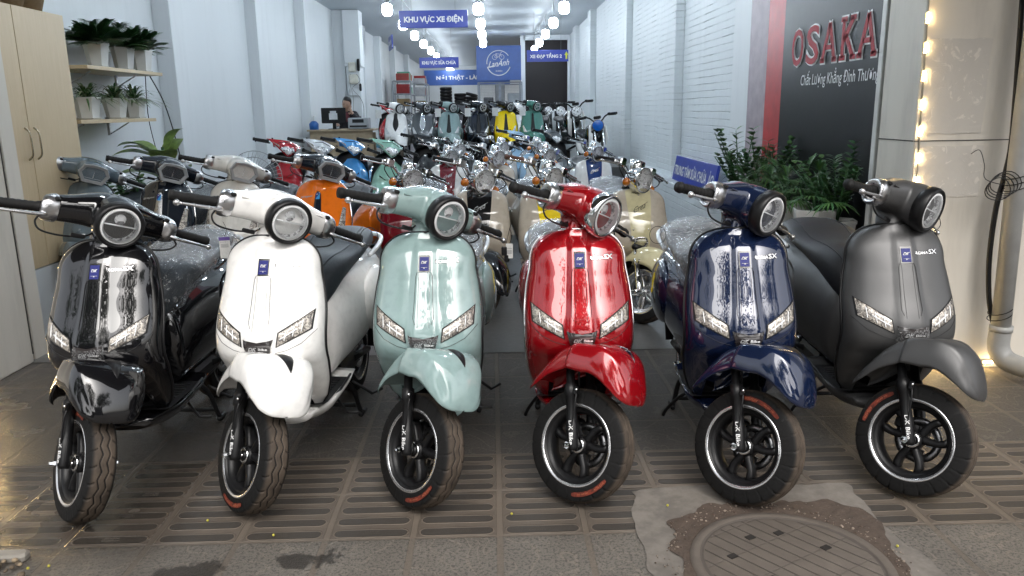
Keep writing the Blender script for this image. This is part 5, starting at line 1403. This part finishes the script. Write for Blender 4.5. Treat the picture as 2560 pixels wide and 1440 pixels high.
# ---------- naked electric motorbike ----------
def ebike(x,y,rz,phi,label,z=0,lampm=None,group=None,pm=None):
    root=E('electric_motorbike',(x,y,z),rz,label,'motorbike',group); S=steer(phi)
    if 'eb' not in ME:
        mb=MB()
        for s in (-1,1):
            mb.tube(spline([(0,.40,.98),(s*.07,.39,1.00),(s*.12,.37,1.05),(s*.19,.40,1.075),(s*.30,.46,1.07)],4),.012,0,8)
            mb.box((s*.19,.385,1.08),(.05,.04,.04),0,bev=.01); mb.tube([(s*.18,.36,1.06),(s*.30,.40,1.05)],.006,0,6)
            mb.tube([(s*.20,.42,1.075),(s*.315,.465,1.07)],.020,0,10)
        mb.box((0,.36,1.05),(.12,.05,.05),0,bev=.012)
        ME['eb']=mb.mesh('eb',[BLK])
        mb=MB(); c=(0,.27,.93); mb.lathe([(-.02,.085),(.0,.094),(.05,.09),(.10,.06),(.12,.001)],'y',c,0,28); mb.lathe([(-.03,.0005),(-.026,.05),(-.02,.085)],'y',c,1,28)
        ME['ebl']=mb.mesh('ebl',[BLK,REFL])
        mb=MB(); rings=[]
        for y_,z0,z1,w in ((.36,.72,.82,.05),(.42,.66,.92,.10),(.52,.62,.96,.13),(.66,.60,.93,.135),(.80,.60,.84,.10),(.88,.62,.80,.06)):
            rings.append([(a,y_,(z0+z1)/2+b) for a,b in ell(20,w,(z1-z0)/2,3)])
        mb.loft(rings,0,True); ME['ebt']=mb.mesh('ebt',[CHR])
        mb=MB()
        for s in (-1,1):
            rows=[[(s*(.10+.03*math.sin(pi*i/8)),.28+.22*i/8,.50+.30*t+.10*i/8) for t in (0,.5,1)] for i in range(9)]; mb.grid(rows,0)
            mb.tube(spline([(s*.12,.34,.55),(s*.14,.30,.75),(s*.12,.36,.93)],4),.022,0,8)
        ME['ebp']=mb.mesh('ebp',[CHR],solid=.004)
        mb=MB(); mb.tube([(0,.38,.86),(0,.55,.45),(0,1.0,.40)],.035,0,8); mb.box((0,.72,.48),(.2,.36,.24),0,bev=.03)
        for s in (-1,1): mb.tube([(s*.10,.7,.32),(s*.09,1.22,.21)],.02,0); mb.tube([(s*.11,1.18,.24),(s*.11,1.0,.62)],.02,0)
        ME['ebf']=mb.mesh('ebf',[BLK])
    inst(root,'handlebar',ME['eb'],S); l=inst(root,'headlamp',ME['ebl'],S,ov={1:lampm} if lampm else None)
    inst(root,'tank',ME['ebt'],ov={0:P_BLK}); inst(root,'side_panel',ME['ebp'],ov={0:pm}); inst(root,'frame',ME['ebf']); inst(root,'seat',seat_mesh())
    inst(root,'fork',fork_mesh(True,.84),S); inst(root,'front_fender',fender_mesh('retro'),S,ov={0:pm})
    wheel(root,'front_wheel',(0,0,.205),S,'split',False); wheel(root,'rear_wheel',(0,1.24,.205),None,'split',False)
    return root
# ---------------- paints and the vehicles ----------------
P_BLK=paint('gloss_black_paint',(.004,.004,.005)); P_WHT=paint('pearl_white_paint',(.78,.77,.75)); P_MINT=paint('mint_paint',(.235,.33,.325))
P_RED=paint('metallic_red_paint',(.27,.003,.007),.25,.25); P_NAVY=paint('metallic_navy_paint',(.006,.013,.042),.2,.22); P_GREY=paint('matte_graphite_paint',(.085,.085,.086),.5,.42,0)
P_SLATE=paint('slate_blue_grey_paint',(.13,.17,.20)); P_DNAVY=paint('dark_navy_paint',(.008,.012,.02)); P_CREAM=paint('ivory_paint',(.62,.60,.56)); P_ORG=paint('orange_paint',(.80,.17,.008))
P_MAR=paint('maroon_paint',(.16,.004,.012)); P_BEI=paint('beige_paint',(.50,.44,.36)); P_YEL=paint('yellow_paint',(.85,.62,.005)); P_CRM=paint('pale_yellow_paint',(.62,.56,.34))
P_CHER=paint('cherry_red_paint',(.42,.012,.02)); P_SIL=paint('silver_white_paint',(.6,.62,.64),.2,.3); P_SKY=paint('sky_blue_paint',(.06,.28,.62)); P_SAGE=paint('sage_green_paint',(.24,.46,.36))
P_PBLUE=paint('pale_blue_paint',(.30,.48,.66)); P_TEAL=paint('teal_green_paint',(.06,.20,.16)); P_DGRY=paint('dark_grey_paint',(.09,.10,.11),.3,.3); P_ROY=paint('deep_blue_paint',(.01,.04,.17))
ORG_G='six scooters parked in the front row on the pavement'
F=[ # x,y,rz,steer
 (-1.462,2.588,-1,46,P_BLK,'glossy black scooter with film-wrapped seat, leftmost of the front row',BLK,BLK,0,BLK,1,SEATB,205),
 (-.878,2.617,-6,48,P_WHT,'pearl white scooter in the front row between the glossy black and the mint ones',BLK,BLK,None,BLK,0,SEATB,30),
 (-.275,2.625,-2.9,46.5,P_MINT,'mint green scooter in the front row between the white and the metallic red ones',BLK,BLK,1,BLK,1,SEATM,0),
 (.312,2.635,-1.1,52,P_RED,'metallic red scooter with chrome lamp ring and chrome shield edge in the front row',CHR,CHR,2,CHR,0,SEATM,0),
 (.906,2.584,-4.2,47.5,P_NAVY,'metallic navy blue scooter in the front row between the red and the matte grey ones',BLK,BLK,3,BLK,0,SEATM,230),
 (1.526,2.609,-3.3,46,P_GREY,'matte graphite grey scooter at the right end of the front row beside the drain pipe',BLK,BLK,None,P_GREY,1,SEATM,160)]
for x,y,rz,ph,pm,lb,tr,rg,wr,orn,sc_,st,pr in F:
    roma(x,y,R(rz),R(ph),pm,lb,tr,rg,wr,seat=st,orn=orn,group=ORG_G,prt=R(pr)-.0001,film_scraps=sc_,rail=P_SIL)
# ---------------- second row and the rows inside the shop ----------------
G2='scooters with angular headlamps in the second row'
for x,y,ph,pm,cm,lb,st,wr,tr in ((-2.86,5.20,48,P_SLATE,P_SLATE,'slate blue-grey scooter with angular headlamp, second row beside the cabinet',SEATB,None,BLK),
  (-2.30,5.16,46,P_DNAVY,ALU,'dark navy scooter with a silver centre strip and angular headlamp in the second row',SEATB,0,CHR),
  (-1.81,5.13,46,P_CREAM,P_CREAM,'ivory scooter with angular headlamp behind the front-row white one',SEATB,None,BLK),
  (-1.20,5.06,46,P_ORG,P_DNAVY,'bright orange scooter with a dark handlebar cover in the second row',SEATB,None,CHR)):
    roma(x,y,R(-4),R(ph),pm,lb,tr,BLK,wr,kind='hex',seat=st,centerm=cm,group=G2,prt=False,headm=P_DNAVY if pm is P_ORG else None,rail=ALU)
G3='retro mopeds with round chrome headlamps'
BRN=mat('brown_grip',(.12,.05,.03),.5)
for x,y,ph,pm,cm,lb,wr,tx,fm,gp in ((-.62,5.27,44,P_MAR,P_MAR,'all maroon retro moped with chrome headlamp behind the mint scooter',1,SILV,P_MAR,BLK),
  (-.11,5.14,42,P_BEI,P_BLK,'beige retro moped with a black centre panel, between the maroon and the yellow ones',2,SILV,P_BLK,BLK),
  (.395,5.16,42,P_BEI,P_YEL,'beige retro moped with a bright yellow centre panel behind the red scooter',3,BLK,P_YEL,BRN),
  (.995,5.0,40,P_BEI,P_CRM,'beige retro moped with a pale yellow centre panel and fender near the brick wall',1,BLK,P_CRM,BLK)):
    retro(x,y,R(-2 if x<0 else 3),R(ph),pm,cm,lb,G3,0,wr,tx,fm,gp)
for x,y,ph,pm,cm,lb,tx in ((-.47,7.85,42,P_WHT,P_MAR,'white retro moped with a maroon centre panel in the third row',SILV),(.02,7.6,42,P_BEI,P_BEI,'plain beige retro moped in the third row',SILV),
  (.54,7.85,42,P_WHT,P_BLK,'white retro moped with a black centre panel in the third row',BLK),(1.09,8.2,42,P_WHT,P_ROY,'white retro moped with a deep blue centre panel in the third row',SILV)):
    retro(x,y,0,R(ph),pm,cm,lb,G3,0,None,tx,cm)
for x,y,pm,cm,lb in ((-.45,9.55,P_BLK,P_BLK,'black retro moped in the fourth row, left of its row'),(.10,9.8,P_WHT,P_CREAM,'white retro moped in the middle of the fourth row'),(.55,9.65,P_PBLUE,P_PBLUE,'pale blue retro moped at the right of the fourth row')):
    retro(x,y,0,R(40),pm,cm,lb,G3)
G4='commuter scooters with pointed handlebar cowls'
for x,y,pm,lb in ((-2.44,9.0,P_CHER,'cherry red commuter scooter, leftmost of its row'),(-2.02,8.9,P_SIL,'silver white commuter scooter between the red and the blue ones'),(-1.66,8.95,P_SKY,'sky blue commuter scooter in front of the desk'),(-1.16,8.45,P_SAGE,'sage green commuter scooter right of the blue one'),
  (-.84,9.8,P_BLK,'black commuter scooter right of the sage green one'),(.36,11.1,P_PBLUE,'pale blue commuter scooter among the retro mopeds'),(.88,11.1,P_DGRY,'dark grey commuter scooter near the motorbikes')):
    cub(x,y,0,R(40),pm,lb,G4)
G5='scooters on the raised floor in the rear row'
for x,pm,hm,cm,c,lb,rg in ((-1.69,P_WHT,P_WHT,BLK,2,'white scooter with a black centre shape in the rear row',BLK),(-1.22,P_DGRY,P_DGRY,CHR,2,'dark grey scooter with a chrome centre shape in the rear row',BLK),(-.76,P_MINT,P_MINT,BLK,1,'mint scooter with a black centre wedge in the rear row',BLK),
  (-.24,P_DNAVY,P_DNAVY,BLK,1,'dark navy scooter in the rear row below the logo board',BLK),(.24,P_YEL,P_BLK,BLK,1,'bright yellow scooter in the rear row',BLK),(.71,P_TEAL,P_TEAL,BLK,1,'teal green scooter at the right end of the rear row',BLK)):
    roma(x,13.75,0,R(42),pm,lb,BLK,rg,None,z=.42,kind='far',center=c,centerm=cm,group=G5,prt=False,detail=False,headm=hm,lampbar=False)
for x,pm,lb in ((-2.05,P_CHER,'red scooter half hidden at the left behind the rear row'),(-1.35,P_TEAL,'teal scooter half hidden behind the rear row'),(-.92,P_CHER,'dark red scooter half hidden behind the rear row'),(-.40,P_BLK,'black scooter half hidden behind the rear row'),(.08,P_DNAVY,'navy scooter half hidden behind the rear row'),(.52,P_WHT,'white scooter half hidden behind the rear row')):
    cub(x,15.5,0,R(38),pm,lb,'scooters behind the rear row',.42)
BLU=mat('blue_film_lamp',(.01,.12,.5),.2,coat=1)
for x,y,rz,ph,lb,lm,pm in ((1.73,12.3,8,-20,'white electric motorbike with a blue covered headlamp nearest the brick wall',BLU,P_WHT),(1.52,13.4,12,-15,'white and black electric motorbike second from the brick wall',None,P_WHT),(1.36,14.7,14,-10,'grey electric motorbike third from the brick wall',None,P_SIL),(1.22,16.1,14,-5,'dark electric motorbike farthest back by the brick wall',None,P_DGRY)):
    ebike(x,y,R(rz),R(ph),lb,.2 if y<13 else .42,lm,'electric motorbikes by the brick wall',pm)
# paper tags, key rings, fan
PAPER=mat('printed_paper',(.66,.66,.64),.7,var=.06,scale=60); INK=mat('grey_ink',(.12,.12,.14),.7)
def hangtag(x,y,z,rz,label,h=.085,w=.040,violet=True):
    r=tag(E('paper_tag',(x,y,z),rz),label,'tag')
    O('card',MB().box((0,0,-h/2),(w,.0012,h),0).mesh('tg',[PAPER]),r)
    if violet: O('coloured_header',MB().box((0,-.0008,-.007),(w*1.02,.0012,.014),0).mesh('th',[mat('violet_header',(.10,.06,.25),.5)]),r)
    mb=MB(); put_text(mb,'SCOOTER SX',w*.8,.004,lambda a,b:(a,-.0016,b-.020),0)
    for k in range(4): mb.box((0,-.001,-.028-.004*k),(w*.7,.0008,.0012),0)
    O('print',mb.mesh('ti',[INK]),r); O('string',MB().tube(spline([(0,0,0),(.012,0,.03),(0,.01,.06)],5),.0012,0,4).mesh('ts',[BLK]),r)
hangtag(-1.07,3.07,.93,R(12),'white paper tag with violet header hanging from the black scooter lever')
hangtag(.058,3.08,.88,R(-10),'small white paper tag hanging with the keys from the mint scooter',.06,.028,False)
r=tag(E('key_ring',(.045,3.08,.88)),'black key fobs hanging from the mint scooter lever','keys'); O('fob',MB().box((-.008,0,-.03),(.022,.009,.036),0,bev=.004).box((.002,.004,-.06),(.020,.009,.03),0,bev=.004).mesh('kf',[BLK]),r); O('loop',MB().tube(spline([(0,0,0),(.01,0,.04),(.022,-.01,.085)],5),.0015,0,4).mesh('kl',[BLK]),r)
for x,y,z,a,lb in ((-.50,3.08,.92,0,'thin black cable tie loop on the white scooter lever'),(.66,3.1,.90,.3,'thin black cable tie loop on the red scooter lever'),(1.78,3.1,.93,-.2,'thin black cable tie loop on the grey scooter lever')):
    tag(O('cable_tie',MB().tube([(.034*math.cos(t),.01*math.sin(t+a),.034*math.sin(t)) for t in (2*pi*k/20 for k in range(21))],.0015,0,4).mesh('ctie',[BLK])),lb,'cable tie').location=(x,y,z)
for i,(x,z) in enumerate(((-1.95,1.35),(-.93,1.36),(-.42,1.36),(.05,1.36),(.52,1.36))):
    tag(O('price_tag',MB().box((0,0,0),(.10,.004,.14),0).mesh('pt',[PAPER])),'pale price card hanging among the rear row handlebars','price tag','price cards in the rear row').location=(x,13.72,z)
r=tag(E('pedestal_fan',(-2.05,6.8,0)),'grey wire pedestal fan behind the second row','fan'); mb=MB(); c=(0,0,.86)
for k in range(40):
    a=2*pi*k/40; mb.tube([(.03*math.cos(a),-.09,c[2]+.03*math.sin(a)),(.16*math.cos(a),-.08,c[2]+.16*math.sin(a)),(.23*math.cos(a),0,c[2]+.23*math.sin(a))],.0022,0,4)
for q in (.06,.12,.18,.23): mb.tube([(q*math.cos(2*pi*k/28),-.09+.09*(q/.23)**3,c[2]+q*math.sin(2*pi*k/28)) for k in range(29)],.003,0,5)
O('guard',mb.mesh('fg',[mat('grey_fan_wire',(.35,.36,.37),.4)]),r); O('stand',MB().tube([(0,.05,0.02),(0,.05,.86)],.015,0,8).lathe([(0,.001),(0,.18),(.02,.17),(.03,.02)],'z',c=(0,.05,0.005),n=24).mesh('fs',[BLK]),r)
mb=MB()
for k in range(3):
    a=2*pi*k/3; rows=[[(q*math.cos(a+s_*.9*(1-q)),-.02+.03*s_,c[2]+q*math.sin(a+s_*.9*(1-q))) for s_ in (0,.5,1)] for q in (.03,.1,.16,.2)]; mb.grid(rows,0)
O('blades',mb.mesh('fb_',[mat('smoky_blade',(.1,.12,.14),.3)]),r)
# ---------------- the woman at the desk ----------------
SKIN=mat('skin',(.42,.26,.19),.5,var=.06); HAIR=mat('black_hair',(.008,.007,.007),.35); CLOTH=mat('dark_jacket',(.02,.018,.022),.8); CL2=mat('dusky_red_shirt',(.13,.03,.04),.8)
def skinmesh(pts,edges,name,m_,sub=2,root=0):
    me=bpy.data.meshes.new(name); me.from_pydata([p[:3] for p in pts],edges,[]); me.materials.append(m_)
    o=bpy.data.objects.new('sk',me); COL.objects.link(o); k=o.modifiers.new('s','SKIN'); k.use_smooth_shade=True
    for i,p in enumerate(pts):
        me.skin_vertices[0].data[i].radius=(p[3],p[3]*(p[4] if len(p)>4 else 1)); me.skin_vertices[0].data[i].use_root=(i==root)
    s2=o.modifiers.new('u','SUBSURF'); s2.levels=sub; s2.render_levels=sub
    me2=bpy.data.meshes.new_from_object(o.evaluated_get(bpy.context.evaluated_depsgraph_get())); bpy.data.objects.remove(o); me2.name=name; return me2
pr=tag(E('person',(-2.76,15.25,.44)),'person with black hair seated behind the monitor, head resting on one hand','person')
B=[(0,.12,.48,.13),(0,.10,.70,.12),(0,.04,.88,.14),(0,-.01,.965,.055),(0,-.04,1.02,.05),
   (-.15,.04,.91,.055),(-.24,-.05,.76,.042),(-.14,-.24,.715,.032),
   (.15,.04,.91,.055),(.25,-.10,.76,.042),(.12,-.14,.93,.030),(.085,-.13,1.00,.024)]
ED=[(0,1),(1,2),(2,3),(3,4),(2,5),(5,6),(6,7),(2,8),(8,9),(9,10),(10,11)]
pts=list(B); ed=list(ED)
for hx,hy,hz,base,dx,dz in ((.085,-.13,1.02,11,-.004,.024),(-.12,-.30,.712,7,0,0)):
    for f in range(4):
        i=len(pts)
        if dz: pts+=[(hx-.012+.012*f,hy-.005,hz+.03,.0085),(hx-.020+.014*f,hy-.004,hz+.055+.004*(f in (1,2)),.0075)]
        else: pts+=[(hx-.024+.016*f,hy-.02,hz,.0085),(hx-.026+.018*f,hy-.05,hz-.004,.0075)]
        ed+=[(base,i),(i,i+1)]
    i=len(pts); pts+=[(hx-.03,hy-.012,hz+.012,.009)]; ed+=[(base,i)]
O('body',skinmesh(pts,ed,'wb',SKIN),pr)
J=[(p[0],p[1],p[2],p[3]*1.13+.006) for p in B[:3]]+[(0,0,.95,.06)]+[(p[0],p[1],p[2],p[3]*1.15+.004) for p in (B[5],B[6],B[7],B[8],B[9],B[10])]
O('jacket',skinmesh(J,[(0,1),(1,2),(2,3),(2,4),(4,5),(5,6),(2,7),(7,8),(8,9)],'wj',CLOTH),pr)
O('shirt_front',MB().ball((0,-.075,.86),.07,0,14,(.8,.6,1.3)).mesh('wsh',[CL2]),pr)
hm=MB(); HT=Matrix.Translation((.01,-.075,1.10))@Matrix.Rotation(R(14),4,'Y')@Matrix.Rotation(R(18),4,'X')
rings=[]
for i in range(15):
    t=-1+2*i/14; z=.115*t; w=.075*math.sqrt(max(0,1-t*t))**.75*(1 if t>0 else 1-.28*t*t); dpt=.092*math.sqrt(max(0,1-t*t))**.8
    ring=[]
    for j in range(24):
        a=2*pi*j/24; x=w*math.cos(a); y=dpt*math.sin(a)
        if math.sin(a)<-.8: y-=.014*math.exp(-((t+.15)/.16)**2)*(abs(math.cos(a))<.25); y+=.006*math.exp(-((t-.08)/.12)**2)*(abs(math.cos(a))>.25)
        ring.append((x,y,z))
    rings.append(ring)
hm.loft(rings,0,True,T=HT)
for s in (-1,1): hm.ball((s*.075,.01,-.01),.018,0,8,(.4,.7,1.2),T=HT); hm.ball((s*.03,-.083,.008),.009,1,8,(1.3,.5,.6),T=HT)
hm.ball((0,-.086,-.062),.012,2,8,(1.6,.5,.5),T=HT)
for s in (-1,1): hm.tube([(s*.012,-.092,.03),(s*.03,-.092,.036),(s*.05,-.082,.03)],.0025,1,5,T=HT)
O('head',hm.mesh('wh',[SKIN,HAIR,mat('lip',(.3,.09,.08),.5)]),pr)
h2=MB(); rings=[]
for i in range(15):
    t=-1+2*i/14; z=.128*t+.012; w=.086*math.sqrt(max(0,1-t*t))**.6; rings.append([(w*math.cos(a),.105*math.sqrt(max(0,1-t*t))**.6*math.sin(a)+.022+ (.05*(1-sm(t,-.1,.75)) if math.sin(a)<-.2 else 0),z) for a in (2*pi*j/24 for j in range(24))])
h2.loft(rings,0,True,T=HT); h2.tube([(0,.06,.05),(0,.10,-.08),(.01,.11,-.24)],[.06,.055,.02],0,12,T=HT); O('hair',h2.mesh('whr',[HAIR]),pr)
tag(O('office_chair',MB().box((0,.30,.62),(.44,.05,.5),0,bev=.03).box((0,.1,.36),(.46,.44,.06),0,bev=.02).tube([(0,.1,.05),(0,.1,.35)],.025,0,8).box((0,.1,.03),(.5,.06,.04),0,bev=.01).box((0,.1,.031),(.06,.5,.038),0,bev=.01).mesh('oc',[BLK])),'black office chair under the seated person behind the desk','chair').location=(-2.76,15.25,.44)
